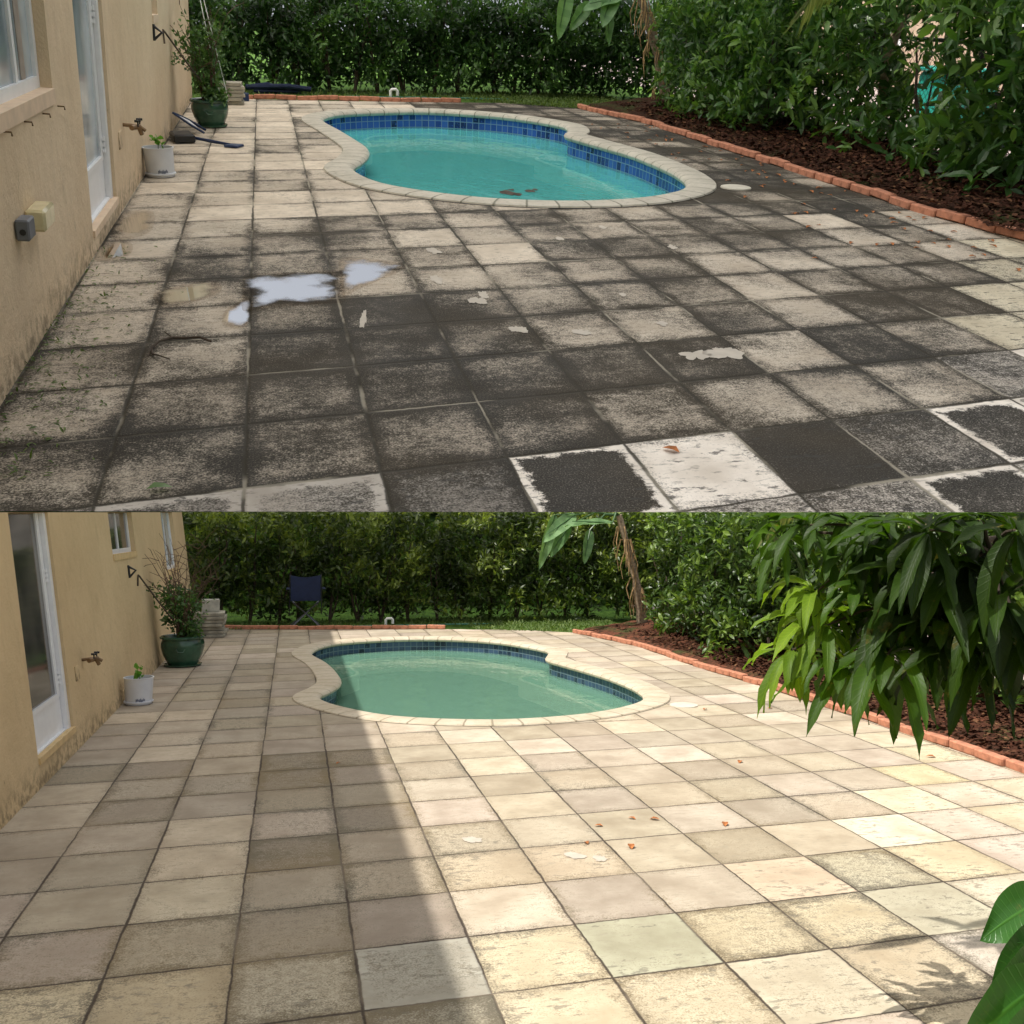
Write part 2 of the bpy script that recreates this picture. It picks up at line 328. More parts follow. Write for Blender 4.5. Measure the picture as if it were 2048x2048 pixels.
# ------------------------------------------------------------------ outlines
def smooth_loop(P, n, passes=2):
    P = [Vector((*p, 0)) for p in P]; k = len(P); out = []
    for i in range(k):
        p0, p1, p2, p3 = P[i-1], P[i], P[(i+1) % k], P[(i+2) % k]
        for j in range(8):
            t = j/8; out.append(.5*((2*p1)+(-p0+p2)*t+(2*p0-5*p1+4*p2-p3)*t*t+(-p0+3*p1-3*p2+p3)*t**3))
    A = np.array([q[:2] for q in out]); 
    for _ in range(passes): A = (np.roll(A, 1, 0)+2*A+np.roll(A, -1, 0))/4
    L = np.r_[0, np.cumsum(np.linalg.norm(np.roll(A, -1, 0)-A, axis=1))]; s = np.linspace(0, L[-1], n, endpoint=False)
    AA = np.vstack([A, A[:1]]); return np.c_[np.interp(s, L, AA[:, 0]), np.interp(s, L, AA[:, 1])], L[-1]
def offset(A, d):
    t = np.roll(A, -1, 0)-np.roll(A, 1, 0); t /= np.linalg.norm(t, axis=1)[:, None]; n = np.c_[t[:, 1], -t[:, 0]]
    area = .5*np.sum(A[:, 0]*np.roll(A[:, 1], -1)-np.roll(A[:, 0], -1)*A[:, 1])
    if area < 0: n = -n
    dd = d if np.ndim(d) == 0 else np.asarray(d)[:, None]
    return A+n*dd
def inside(P, x, y):
    c = False; n = len(P); j = n-1
    for i in range(n):
        if (P[i][1] > y) != (P[j][1] > y) and x < (P[j][0]-P[i][0])*(y-P[i][1])/(P[j][1]-P[i][1])+P[i][0]: c = not c
        j = i
    return c
def sheet(outer, holes, lines=(), z=0.):
    vs = []; es = []
    for L in [outer]+list(holes):
        o = len(vs); vs += [Vector(p[:2]) for p in L]; es += [(o+i, o+(i+1) % len(L)) for i in range(len(L))]
    for a, b in lines: o = len(vs); vs += [Vector(a), Vector(b)]; es.append((o, o+1))
    r = delaunay_2d_cdt(vs, es, [], 0, 1e-6); V = r[0]; F = []
    for f in r[2]:
        c = sum((V[i] for i in f), Vector((0, 0)))/len(f)
        if inside(outer, c.x, c.y) and not any(inside(h, c.x, c.y) for h in holes): F.append(tuple(f))
    return [(v.x, v.y, z) for v in V], F
INNER = {'A': [(0.61,12.76),(0.88,13.3),(1.44,13.6),(1.99,13.73),(2.51,13.54),(2.99,13.18),(3.37,12.55),(3.49,12.14),(3.40,11.62),(3.26,11.30),(3.33,10.84),(3.44,10.26),(3.52,9.82),(3.55,9.26),(3.54,8.69),(3.49,8.3),(3.41,8.0),(3.22,7.69),(2.85,7.4),(2.47,7.27),(2.14,7.24),(1.83,7.28),(1.54,7.38),(1.25,7.57),(0.97,7.84),(0.80,8.1),(0.68,8.49),(0.64,8.88),(0.76,9.29),(0.86,9.76),(0.88,10.17),(0.82,10.72),(0.71,11.55),(0.60,12.25)],
         'B': [(0.22,12.84),(0.36,13.38),(0.66,13.79),(1.26,14.03),(1.85,14.04),(2.41,13.79),(2.9,13.26),(3.24,12.36),(3.16,11.91),(3.03,11.49),(3.12,10.98),(3.23,10.44),(3.31,9.91),(3.34,9.34),(3.32,9.03),(3.28,8.79),(3.15,8.52),(2.86,8.25),(2.5,8.04),(2.1,7.94),(1.73,7.92),(1.4,7.99),(1.07,8.12),(0.75,8.34),(0.48,8.7),(0.28,9.09),(0.22,9.42),(0.36,9.80),(0.46,10.22),(0.45,10.88),(0.36,11.74),(0.22,12.45)]}
WZ = {'A': -.20, 'B': -.17}
KERB = {'A': [(4.30, 14.35),(4.69, 12.5),(4.69, 10.87),(4.73, 9.4),(4.77, 7.87),(4.79, 6.69),(4.92, 5.78),(5.0, 4.4),(5.05, 1.0)],
        'B': [(4.20, 14.35),(4.57, 12.55),(4.57, 10.44),(4.66, 8.99),(4.69, 7.59),(4.70, 6.42),(4.69, 5.53),(4.7, 3.0),(4.7, .2)]}
BACK = {'A': [(-.48, 15.06), (.43, 14.99), (1.68, 14.97), (2.91, 15.01)], 'B': [(-1.06, 15.95), (.41, 15.62), (1.6, 15.45), (2.6, 15.2)]}
WALLX = {'A': -1.0, 'B': -1.5}; LEAN = {'A': 4, 'B': -7}; WEND = {'A': 14.9, 'B': 16.2}
GRID = {'A': ((-.9917, 4.646), (.4173, .0498), (0, .5035)), 'B': ((-1.0906, 4.1652), (.4414, .0243), (0, .4786))}
SEAMA = [(-.82, 2.69), (2.15, 2.20)]
def seamA(x): return 2.69+(x+.82)*(2.20-2.69)/2.97
# tile tones: A (0 dark .. 1 pale)
TA = {}
def row(v, u0, vals):
    for i, t in enumerate(vals): TA[u0+i, v] = t
row(3, 0, [.7,.6,.55,.5,.5,.6,.32,.4,.5,.35]); row(2, 0, [.75,.55,.5,.45,.72,.45,.45,.5,.5,.4,.35])
row(1, 0, [.75,.5,.5,.5,.5,.78,.33,.45,.5,.42,.35]); row(0, -1, [.6,.68,.5,.45,.62,.5,.5,.5,.4,.6,.62,.4,.32])
row(-1, -1, [.6,.72,.45,.1,.14,.28,.34,.45,.4,.78,.42,.25,.3]); row(-2, -1, [.4,.38,.55,.08,.08,.24,.45,.75,.24,.45,.24,.3,.35])
row(-3, -1, [.4,.42,.3,.1,.12,.2,.12,.18,.8,.34,.52,.5]); row(-4, -1, [.35,.36,.38,.34,.12,.16,.5,.42,.4,.65])
CA = {(-1,-5):(.45,.35,0),(0,-5):(.5,.4,0),(1,-5):(.55,.62,1),(2,-5):(.55,.55,1),(3,-5):(.4,.62,0),(4,-5):(.9,1.0,1),(5,-5):(.95,.16,0),(6,-5):(.5,.98,.25),(7,-5):(.75,.72,.2),(8,-5):(.9,.82,1),
      (9,-4):(.8,.62,.2),(9,-5):(.8,.7,1),(10,-4):(.9,.5,1),(4,-6):(.9,.9,1),(5,-6):(.8,.55,.3),(6,-6):(.8,.62,.2),(7,-6):(.85,.85,1),(3,-6):(.8,.8,1),(8,-6):(.8,.6,.3)}
Ycol = (.78,.66,.42); Gcol = (.40,.43,.30); Bcol = (.34,.37,.36)
CB = {(0,-2):(Ycol,.22,0),(1,-2):((.60,.48,.28),.18,0),(2,-2):((.62,.58,.46),.35,0),(3,-2):(Bcol,.25,1),(4,-2):((.86,.74,.50),.16,0),(5,-2):((.40,.45,.32),.1,1),(6,-2):((.80,.70,.47),.28,0),
      (7,-2):((.80,.69,.45),.25,0),(8,-2):((.50,.50,.38),.12,1),(9,-2):((.80,.72,.58),.1,0),(2,-3):((.5,.47,.38),.4,0),(3,-3):((.42,.42,.34),.45,0),(4,-3):((.84,.72,.50),.12,0),(5,-3):((.80,.70,.50),.22,0),
      (6,-3):((.66,.60,.46),.15,1),(7,-3):((.70,.58,.40),.18,0),(8,-3):((.84,.76,.70),.2,0),(8,-1):((.76,.72,.52),.32,0),(9,-1):((.80,.68,.44),.1,0),(9,0):((.95,.88,.70),.0,1),(10,1):((.86,.76,.55),.05,1),
      (7,-1):((.66,.50,.36),.0,1),(4,0):((.62,.50,.35),.15,0),(5,0):((.62,.49,.35),.12,0),(4,1):((.58,.50,.38),.25,0)}
def tile(Y, u, v):
    r = random.Random(u*131+v*977+(5 if Y == 'A' else 9)); j = r.uniform(-1, 1)
    if Y == 'A':
        coral = v <= -5 or v <= u-13
        if (u, v) in CA: t, mo, rim = CA[u, v]; return tuple(c*min(1, t) for c in (.92, .86, .78)), (mo, rim, 1)
        if coral: return (.66, .60, .46), (.25+.2*j, 0, 1)
        if (u, v) in TA: t = TA[u, v]*.60+.13
        elif u >= 7 and v >= 3: t = .25+.12*j
        elif v > 3: t = .66+.18*j
        else: t = .45+.2*j
        base = (.64+.04*j, .57+.035*j, .475+.03*j); return tuple(c*(.74+.40*t) for c in base), (.98-1.10*t, 0, 0)
    coral = v <= -2 or v <= u-9
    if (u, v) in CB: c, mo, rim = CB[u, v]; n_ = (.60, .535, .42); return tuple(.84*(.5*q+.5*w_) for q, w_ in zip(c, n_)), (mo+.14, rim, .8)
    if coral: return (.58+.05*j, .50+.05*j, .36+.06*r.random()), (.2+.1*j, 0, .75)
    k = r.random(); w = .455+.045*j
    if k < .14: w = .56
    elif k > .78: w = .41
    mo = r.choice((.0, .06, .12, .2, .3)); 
    if u < 4 and v > -2: mo += .10; w -= .04  # house shadow deepened in the tile colour, together with real grime
    if 1 < u < 4 and -2 < v < 6: mo += .16; w -= .03  # more painted shadow and grime on the columns by the shadow's edge
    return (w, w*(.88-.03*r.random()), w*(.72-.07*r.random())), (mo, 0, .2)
def yard(Y, who):
    LI, per = smooth_loop(INNER[Y], 260); n = len(LI); hole = offset(LI, .21); hole2, _ = smooth_loop(hole[::4], 130, 1)
    kx = KERB[Y]; bk = BACK[Y]; wx = WALLX[Y]; gO, gA, gB = GRID[Y]
    front = [(5.05, seamA(5.05)), (-3.0, seamA(-3.0))] if Y == 'A' else [(4.7, .2), (wx-.3, .2)]
    if Y == 'A': kx = [p for p in kx if p[1] > 2]
    lawnedge = [(3.0, 14.99), (3.4, 15.05), (3.9, 14.75)] if Y == 'A' else [(2.75, 15.1), (3.3, 15.0), (3.8, 14.7)]
    outer = front + [(wx-.3 if Y == 'B' else -3.0, bk[0][1]+.05)] + bk + lawnedge + kx
    lines = []
    for u in range(-6, 18): a = np.array(gO)+u*np.array(gA); lines.append(((a[0]-10*gB[0], a[1]-10*gB[1]), (a[0]+26*gB[0], a[1]+26*gB[1])))
    for v in range(-10, 27): a = np.array(gO)+v*np.array(gB); lines.append(((a[0]-6*gA[0], a[1]-6*gA[1]), (a[0]+18*gA[0], a[1]+18*gA[1])))
    V, F = sheet([Vector(p) for p in outer], [hole2.tolist()], lines)
    mb = MB(); mb.add(V, F); Gi = np.linalg.inv(np.array([[gA[0], gB[0]], [gA[1], gB[1]]]))
    uv = (Gi @ (np.array(V)[:, :2]-np.array(gO)).T).T; tone = []; tp = []
    for f in F:
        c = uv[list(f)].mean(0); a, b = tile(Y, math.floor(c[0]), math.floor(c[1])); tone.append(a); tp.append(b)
    # bleached footprints are marks in the surface
    marks = {'A': [(1390,712,40,12,2),(1450,707,52,17,2),(1330,713,1,1,0),(955,602,24,9,1),(967,590,14,8,0),(1037,660,26,8,1),(1163,666,24,8,1),(872,560,20,9,0),(727,640,10,22,3),(1245,590,12,5,0),(1345,495,14,5,0),(1205,455,10,4,0),(1325,648,16,6,0),(868,503,22,7,0),(1120,478,12,4,0)],
             'B': [(945,1680,26,9,1),(1150,1712,28,9,1),(1200,1718,20,7,0)]}[Y]
    for (px, py, w, h, k) in marks:
        if w < 3: continue
        w *= .62; h *= .8
        m = 44; pts = []
        for i in range(m):
            t = 2*math.pi*i/m; rr = 1+.25*math.sin(2*t+k)+.5*noise.noise(Vector((math.cos(t)*1.8, math.sin(t)*1.8, px)))+.35*noise.noise(Vector((math.cos(t)*6, math.sin(t)*6, py)))
            pts.append(fl(Y, px+w*rr*math.cos(t), py+h*rr*math.sin(t)-(.25*w*math.cos(t) if k == 2 else 0)*-.3))
        mb.add([(*p, .003) for p in pts], [tuple(range(m))], 1); tone.append((.5,)*3); tp.append((0,)*3)
        uv = np.vstack([uv, np.zeros((m, 2))])
    mb.attr = {'tone': tone, 'tp': tp}; mb.uv = [(a, b, 0) for a, b in uv]
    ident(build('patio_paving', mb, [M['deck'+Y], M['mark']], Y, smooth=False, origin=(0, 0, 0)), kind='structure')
    # ---- ground under and around
    z0 = -.03
    if Y == 'A': go = [(-5, seamA(-5)), (18, seamA(18)), (18, 46), (-5, 46)]
    else: go = [(-40, -15), (40, -15), (40, 25), (-40, 25)]
    hp = offset(LI, .15).tolist()
    V, F = sheet([Vector(p) for p in go], [hp], z=z0); mb = MB(); mb.add(V, F)
    ident(build('ground', mb, M['lawnlit'], Y, smooth=False, origin=(0, 0, 0)), kind='structure')
    # mulch bed to the right, rough surface
    mb = MB(); kk = [Vector((*p, 0)) for p in KERB[Y] if p[1] > (2.3 if Y == 'A' else 0)]; cols = 10; V = []
    KP = []
    for i in range(len(kk)-1):
        for j in range(8): KP.append(kk[i].lerp(kk[i+1], j/8))
    for p in KP:
        for c in range(cols):
            x = p.x+.02+c*.17; V.append((x, p.y+(.35*c*.17 if p.y > 13.9 else 0), .035+.05*noise.noise(Vector((x*3, p.y*3, 2)))+.015*c if c else -.02))
    mb.add(V, [(i*cols+c, i*cols+c+1, (i+1)*cols+c+1, (i+1)*cols+c) for i in range(len(KP)-1) for c in range(cols-1)])
    ident(build('mulch_bed', mb, M['mulch'+Y], Y, origin=(0, 0, 0)), kind='structure')
    # ---- pool
    cx, cy = LI.mean(0); wz = WZ[Y]
    pool = root('swimming_pool', Y, (cx, cy, wz), f'kidney shaped pool of {"bright turquoise" if Y=="A" else "cloudy pale green"} water, in the {who} view', 'pool')
    s = np.arange(n+1)*per/n
    prof = [(.225, .004), (.218, .014), (.16, .019), (.08, .020), (.01, .017), (-.02, .006), (-.032, -.012), (-.028, -.030), (-.012, -.042), (.02, -.045)]
    if Y == 'A': prof = [(a, z*1.15) for a, z in prof]
    V = []; uv = []
    for k, (o, z) in enumerate(prof):
        Q = offset(LI, o)
        for i in range(n+1): V.append((*Q[i % n], z)); uv.append((round(per/.21)*i/n, k, 0))
    mb = MB(); mb.add(V, [(k*(n+1)+i, k*(n+1)+i+1, (k+1)*(n+1)+i+1, (k+1)*(n+1)+i) for k in range(len(prof)-1) for i in range(n)]); mb.uv = uv
    build('coping', mb, M['cop'+Y], Y, pool)
    Q = offset(LI, .015); V = []; uv = []; ts = .085
    for k, z in enumerate((-.03, wz-.09)):
        for i in range(n+1): V.append((*Q[i % n], z)); uv.append((round(per/ts)*i/n, (z+.03)/ts, 0))
    mb = MB(); mb.add(V, [(i, i+1, n+1+i+1, n+1+i) for i in range(n)]); mb.uv = uv
    build('waterline_tiles', mb, M['pt'+Y], Y, pool)
    V = [(*Q[i], wz-.09) for i in range(n)]+[(*q, -1.3) for q in offset(LI, -.25)]
    mb = MB(); mb.add(V, [(i, (i+1) % n, n+(i+1) % n, n+i) for i in range(n)])
    vv, ff = sheet([Vector(p) for p in offset(LI, -.25).tolist()], [], z=-1.3); mb.add(vv, ff)
    build('basin', mb, M['bas'+Y], Y, pool)
    # submerged ledge along the far side and the right lobe with a pale lip
    mb = MB(); lip = MB()
    cusp = (3.26, 11.3) if Y == 'A' else (3.03, 11.5)
    wid = np.zeros(n)
    for i, (x, y) in enumerate(LI):
        if y > cusp[1]+.0: wid[i] = .50 if y > 12 else .50*(y-cusp[1])/(12-cusp[1]+.01)
        elif x > 2.6 and y > 8.0: wid[i] = .42
    for _ in range(9): wid = (np.roll(wid, 1)+2*wid+np.roll(wid, -1))/4
    I0 = offset(LI, 0.01); I1 = offset(LI, -(wid+.001)); I2 = offset(LI, -(wid+.045))
    zl = wz-.02
    for i in range(n):
        j = (i+1) % n
        if wid[i] > .12 and wid[j] > .12:
            mb.add([(*I0[i], zl), (*I0[j], zl), (*I1[j], zl), (*I1[i], zl)], [(0, 1, 2, 3)])
            lip.add([(*I1[i], zl+.001), (*I1[j], zl+.001), (*I2[j], zl-.004), (*I2[i], zl-.004), (*I2[j], zl-.2), (*I2[i], zl-.2)], [(0, 1, 2, 3), (3, 2, 4, 5)])
    build('ledge', mb, M['shelf'+Y], Y, pool); build('ledge_lip', lip, M['lip'+Y], Y, pool)
    vv, ff = sheet([Vector(p) for p in offset(LI, .01).tolist()], [], z=wz); mb = MB(); mb.add(vv, ff)
    build('water_surface', mb, M['wat'+Y], Y, pool, smooth=False)
    return LI
# ------------------------------------------------------------------ the setting of both views
LA = yard('A', 'upper'); LB = yard('B', 'lower')
# grassy bank that carries the upper yard
def wA(x, y, z): return T['A'] @ Vector((x, y, z))
mb = MB(); xs = (-5, 18); c4 = [wA(-5, seamA(-5), -.032), wA(18, seamA(18), -.032), wA(18, 46, -.032), wA(-5, 46, -.032)]
V = [tuple(p) for p in c4]+[(p.x, p.y+(.6 if i < 2 else 0), -1.0) for i, p in enumerate(c4)]
mb.add(V, [(0, 1, 5, 4), (1, 2, 6, 5), (2, 3, 7, 6), (3, 0, 4, 7)])
hb = np.array(V); me = bpy.data.meshes.new('bank'); me.from_pydata(V, [], mb.f); me.materials.append(M['lawnlit'])
o = bpy.data.objects.new('bank', me); S.collection.objects.link(o); o['kind'] = 'structure'

def kerb(Y, pts, label, group, L=.29, skip=()):
    """bricks laid end to end along a path, each its own object"""
    P = [Vector((*p, 0)) for p in pts]; seg = [(P[i+1]-P[i]).length for i in range(len(P)-1)]; tot = sum(seg); k = int(tot/L); first = None
    mb = MB(); mb.box((0, 0, .03), (.07, L-.006, .06), bev=.008); me = None
    def at(s):
        i = 0
        while i < len(seg)-1 and s > seg[i]: s -= seg[i]; i += 1
        return P[i].lerp(P[i+1], min(1, s/seg[i]))
    for j in range(k):
        a, b = at(j*L), at((j+1)*L); c = (a+b)/2; d = b-a; ang = math.atan2(-d.x, d.y)+random.uniform(-.05, .05)
        Mx = T[Y] @ Matrix.Translation(c+Vector((random.uniform(-.008, .008), 0, random.uniform(-.008, .008)))) @ Matrix.Rotation(ang, 4, 'Z') @ Matrix.Rotation(random.uniform(-.03, .03), 4, 'X')
        if first is None:
            first = build('edging_brick', mb, M['brick'], Y, origin=(0, 0, 0)); first.matrix_world = Mx; ident(first, label, 'brick', group)
        else: dup(first, Mx)
kerb('A', [p for p in KERB['A'] if p[1] > 4], 'terracotta edging brick in the row along the right mulch bed, upper view', 'bricks edging the right bed, upper view')
kerb('B', [p for p in KERB['B'] if p[1] > 2.9], 'terracotta edging brick in the row along the right mulch bed, lower view', 'bricks edging the right bed, lower view')
kerb('A', BACK['A'], 'terracotta edging brick in the row behind the pool, upper view', 'bricks edging the back lawn, upper view')
kerb('B', BACK['B'], 'terracotta edging brick in the row behind the pool, lower view', 'bricks edging the back lawn, lower view')
# ------------------------------------------------------------------ houses
def house(Y, who):
    X = WALLX[Y]; a = R(LEAN[Y]); up = Vector((math.sin(a), 0, math.cos(a))); nv = Vector((math.cos(a), 0, -math.sin(a)))
    def P(y, t, n=0.):
        if Y == 'B': t = min(t, (HB+.0155*y+.0052*X-.002)/math.cos(a))
        return Vector((X, y, 0))+up*t+nv*n
    e = WEND[Y]; D = .075
    if Y == 'A':
        y0 = seamA(-1)+.01; TOP = 2.9
        ops = [('window', 2.75, 5.08, .90, 2.0), ('door', 5.82, 6.86, .125, 2.05), ('small', 9.9, 10.42, 1.10, 1.9)]
    else:
        y0 = .3; TOP = 1.95
        ops = [('door', 6.5, 7.50, .175, 2.3), ('small', 9.82, 11.22, 1.34, 2.3), ('tall', 13.6, 14.9, 1.02, 2.3)]
    h = root('house', Y, (X, 8, 0), f'tan stucco house with white {"door and hooks under its window" if Y=="A" else "glazed door"}, left of the {who} view', 'house')
    mb = MB(); ys = sorted({y0, e, *[q for o in ops for q in o[1:3]]}); ts = sorted({-.05, .05, 1.0, TOP, *[q for o in ops for q in o[3:5] if q < TOP]})
    for i in range(len(ys)-1):
        for j in range(len(ts)-1):
            yc, tc = (ys[i]+ys[i+1])/2, (ts[j]+ts[j+1])/2
            if any(o[1] < yc < o[2] and o[3] < tc < o[4] for o in ops): continue
            mb.add([P(ys[i], ts[j]), P(ys[i+1], ts[j]), P(ys[i+1], ts[j+1]), P(ys[i], ts[j+1])], [(0, 1, 2, 3)])
    for _, ya, yb, ta, tb in ops:                       # reveals
        for q in ([(ya, ta), (ya, tb)], [(yb, ta), (yb, tb)], [(ya, ta), (yb, ta)], [(ya, tb), (yb, tb)]):
            mb.add([P(*q[0]), P(*q[1]), P(*q[1], -D-.02), P(*q[0], -D-.02)], [(0, 1, 2, 3)])
    mb.add([P(e, -.05), P(e, TOP), P(e, TOP, -2.2 if Y == 'B' else -.4), P(e, -.05, -2.2 if Y == 'B' else -.4)], [(0, 1, 2, 3)])
    if Y == 'A':
        mb.add([P(e, -.05, -.4), P(e, TOP, -.4), P(y0, TOP, -.4), P(y0, -.05, -.4)], [(0, 1, 2, 3)])
        mb.add([P(e, TOP, 0), P(e, TOP, -.4), P(y0, TOP, -.4), P(y0, TOP, 0)], [(0, 1, 2, 3)])
        mb.add([P(y0, -.05), P(y0, TOP), P(y0, TOP, -.4), P(y0, -.05, -.4)], [(0, 1, 2, 3)])
    # gently uneven plaster
    V2 = mb; build('wall', V2, M['wall'+Y], Y, h, smooth=False)
    if Y == 'B':
        mb = MB(); mb.box((-6.2, 3.6, 4.58), (4.0, 21.8, 9.16)); build('shadow_caster', mb, M['wallB'], Y, h, smooth=False, clip=False)  # added tall block out of view, shaped to cast the lower yard's shadow
        mb = MB(); mb.box((-3.0, 7.9, 1.45), (2.3, 15.4, .1)); build('flat_roof', mb, M['block'], Y, h, smooth=False, clip=False)
    for kind, ya, yb, ta, tb in ops:
        W_ = MB(); G = MB(); C_ = MB(); fw = .05
        def bar(m_, yy0, yy1, tt0, tt1, n0, n1):
            c = [P(y, t, nn) for nn in (n0, n1) for t in (tt0, tt1) for y in (yy0, yy1)]
            m_.add(c, [(0, 2, 3, 1), (4, 5, 7, 6), (0, 1, 5, 4), (2, 6, 7, 3), (0, 4, 6, 2), (1, 3, 7, 5)])
        if kind == 'door':
            bar(W_, yb-.07, yb-.002, ta, tb, -D, -.02); bar(W_, ya+.002, ya+.06, ta, tb, -D, -.035); bar(W_, ya+.06, yb-.07, tb-.06, tb, -D, -.03); bar(W_, ya+.06, yb-.07, ta+.0, ta+.012, -D, -.03)
            f = build('door_frame', W_, M['white'], Y, h, smooth=False)
            d = MB(); bar(d, ya+.06, yb-.075, ta+.012, ta+.24, -D, -.055); bar(d, yb-.15, yb-.075, ta+.24, tb-.06, -D, -.050); bar(d, ya+.06, ya+.13, ta+.24, tb-.06, -D, -.050)
            bar(d, ya+.13, yb-.15, ta+.24, ta+.27, -D, -.045); bar(d, yb-.125, yb-.105, ta+.3, tb-.1, -.05, -.047)
            dr = build('door', d, M['white'], Y, h, smooth=False)
            bar(G, ya+.13, yb-.15, ta+.27, tb-.06, -D+.01, -.062); build('door_glass', G, M['glassd' if Y == 'B' else 'glass'], Y, dr, smooth=False)
            for tt in ((ta+.28, ta+1.0) if Y == 'A' else (ta+.33, ta+1.05)):
                for q in range(3):
                    hm = MB(); hm.tube([P(yb-.078, tt+q*.035, -.042), P(yb-.078, tt+q*.035+.026, -.042)], .009)
                    bar(hm, yb-.105, yb-.06, tt+q*.035+.002, tt+q*.035+.022, -.05, -.044)
                    if q == 0: allm = hm
                    else: allm.add(hm.v, hm.f)
                build('hinge', allm, M['white'], Y, dr)
            s_ = MB(); bar(s_, ya-.0, yb+.0, ta-.035, ta+.004, -D-.01, .012); build('door_sill', s_, M['sill' if Y == 'A' else 'sillB'], Y, h, smooth=False)
        else:
            bar(W_, yb-fw, yb-.002, ta+.012, tb, -D, -.05); bar(W_, ya+.002, ya+fw, ta+.012, tb, -D, -.05); bar(W_, ya+fw, yb-fw, ta+.012, ta+.06, -D, -.05)
            md = (ya+yb)/2; md = yb-.42 if kind == 'window' else md
            bar(W_, md-.02, md+.02, ta+.06, tb, -D, -.055)
            f = build('window_frame', W_, M['white'], Y, h, smooth=False)
            bar(G, ya+fw, yb-fw, ta+.06, tb, -D+.005, -.066); build('window_glass', G, M['glassd' if (Y == 'B' and kind == 'small') else 'glass'], Y, f, smooth=False)
            if kind == 'window': bar(C_, yb-.30, yb-.21, ta+.061, tb, -.066, -.063); build('curtain_edge', C_, M['curt'], Y, f, smooth=False)
            s_ = MB(); bar(s_, ya, yb+.0, ta-.05, ta+.012, -D-.01, .010); build('window_sill', s_, M['sill' if Y == 'A' else 'sillB'], Y, h, smooth=False)
    return P
# added translucent sheet, unseen above the upper yard, to soften and spread the sun
sm = NT('diffuser_fabric'); tb = sm.n.new('ShaderNodeBsdfTranslucent'); tb.inputs[0].default_value = (.94, .93, .90, 1); df_ = sm.n.new('ShaderNodeBsdfDiffuse'); df_.inputs[0].default_value = (.8, .8, .78, 1)
mx_ = sm.n.new('ShaderNodeMixShader'); mx_.inputs[0].default_value = .04; sm.put(mx_.inputs[1], tb.outputs[0]); sm.put(mx_.inputs[2], df_.outputs[0]); DIFFUSERM = sm.end(mx_.outputs[0])
sl_ = root('sun_diffuser', 'A', (0, 12, 6), 'added white diffuser sheet, unseen high over the upper yard', 'light diffuser')
m_ = MB(); g = 13; m_.add([(-10+13.6*i/(g-1), 3.9+17.6*j/(g-1), 6.0-.35*math.sin(math.pi*i/(g-1))*math.sin(math.pi*j/(g-1))) for j in range(g) for i in range(g)], [(j*g+i, j*g+i+1, (j+1)*g+i+1, (j+1)*g+i) for j in range(g-1) for i in range(g-1)])
build('fabric', m_, DIFFUSERM, 'A', sl_)
for px_, py_ in ((-10, 3.9), (-10, 21.5), (3.6, 3.9), (3.6, 21.5)):
    bx_ = 8.6 if px_ > 0 else -10.4
    m_ = MB(); m_.tube([(bx_, py_, -.03), (bx_, py_, 6.3)], .06, 10); m_.tube([(bx_, py_, 6.28), (px_, py_, 6.02)], .03, 6); build('diffuser_mast', m_, M['grey'], 'A', sl_)
PA = house('A', 'upper'); PB = house('B', 'lower')
def wall_things(Y, P, who, fy, ft, by, bt):
    r = root('outdoor_tap', Y, P(fy, ft-.05), f'old brass twin garden tap on the tan wall, {who} view', 'tap')
    m_ = MB(); m_.tube([P(fy, ft, 0), P(fy, ft, .055), P(fy+.01, ft-.005, .11), P(fy+.02, ft-.03, .14)], .012); build('pipe', m_, M['brass'], Y, r)
    m_ = MB(); m_.tube([P(fy-.05, ft-.01, .06), P(fy+.06, ft-.01, .10)], .017); m_.tube([P(fy+.0, ft-.005, .10), P(fy+.02, ft-.055, .115)], .015); build('valve', m_, M['brass'], Y, r)
    for q in (-.045, .06):
        m_ = MB(); c = P(fy+q, ft+.035, .10); m_.tube([c-Vector((0, 0, .035)), c], .005); m_.tube([c+Vector((0, -.022, 0)), c+Vector((0, .022, 0))], .008); m_.tube([c+Vector((-.02, 0, 0)), c+Vector((.02, 0, 0))], .008); build('handle', m_, M['black'], Y, r)
    m_ = MB(); m_.box(P(fy-.22, ft-.07, .004), (.008, .12, .11), Matrix.Rotation(R(LEAN[Y]), 3, 'Y'), bev=.003)
    ident(build('cover_plate', m_, M['wall'+Y], Y), f'painted over cover plate on the wall left of the tap, {who} view', 'wall plate')
    r = root('wall_bracket', Y, P(by, bt), f'small black triangular bracket high on the tan wall, {who} view', 'bracket')
    m_ = MB(); m_.tube([P(by, bt-.06, .008), P(by, bt+.07, .008)], .012); build('back_plate', m_, M['black'], Y, r)
    m_ = MB(); m_.tube([P(by, bt+.055, .01), P(by, bt+.01, .075), P(by, bt-.05, .01)], .012); build('arm', m_, M['black'], Y, r)
wall_things('A', PA, 'upper', 7.42, .50, 9.88, .975); wall_things('B', PB, 'lower', 8.0, .59, 10.55, 1.15)
for i, (y, t) in enumerate(((4.06, .848), (4.427, .842), (4.80, .834), (5.157, .83))):
    m_ = MB(); m_.tube([PA(y, t, 0), PA(y, t, .028), PA(y+.003, t-.014, .03)], .0035)
    ident(build('wall_hook', m_, M['brass'], 'A'), ['rusty wall hook under the big window, nearest of the four', 'rusty wall hook under the big window, second nearest of four', 'rusty wall hook under the big window, third nearest of four', 'rusty wall hook under the big window, farthest of the four'][i], 'hook', 'hooks in a row on the wall')
rotA = Matrix.Rotation(R(LEAN['A']), 3, 'Y')
r = root('outdoor_socket', 'A', PA(4.1, .47), 'grey outdoor socket box with yellowed clear cover on the tan wall', 'socket')
m_ = MB(); m_.box(PA(4.10, .50, .028), (.05, .11, .078), rotA, bev=.006); build('box', m_, M['grey'], 'A', r)
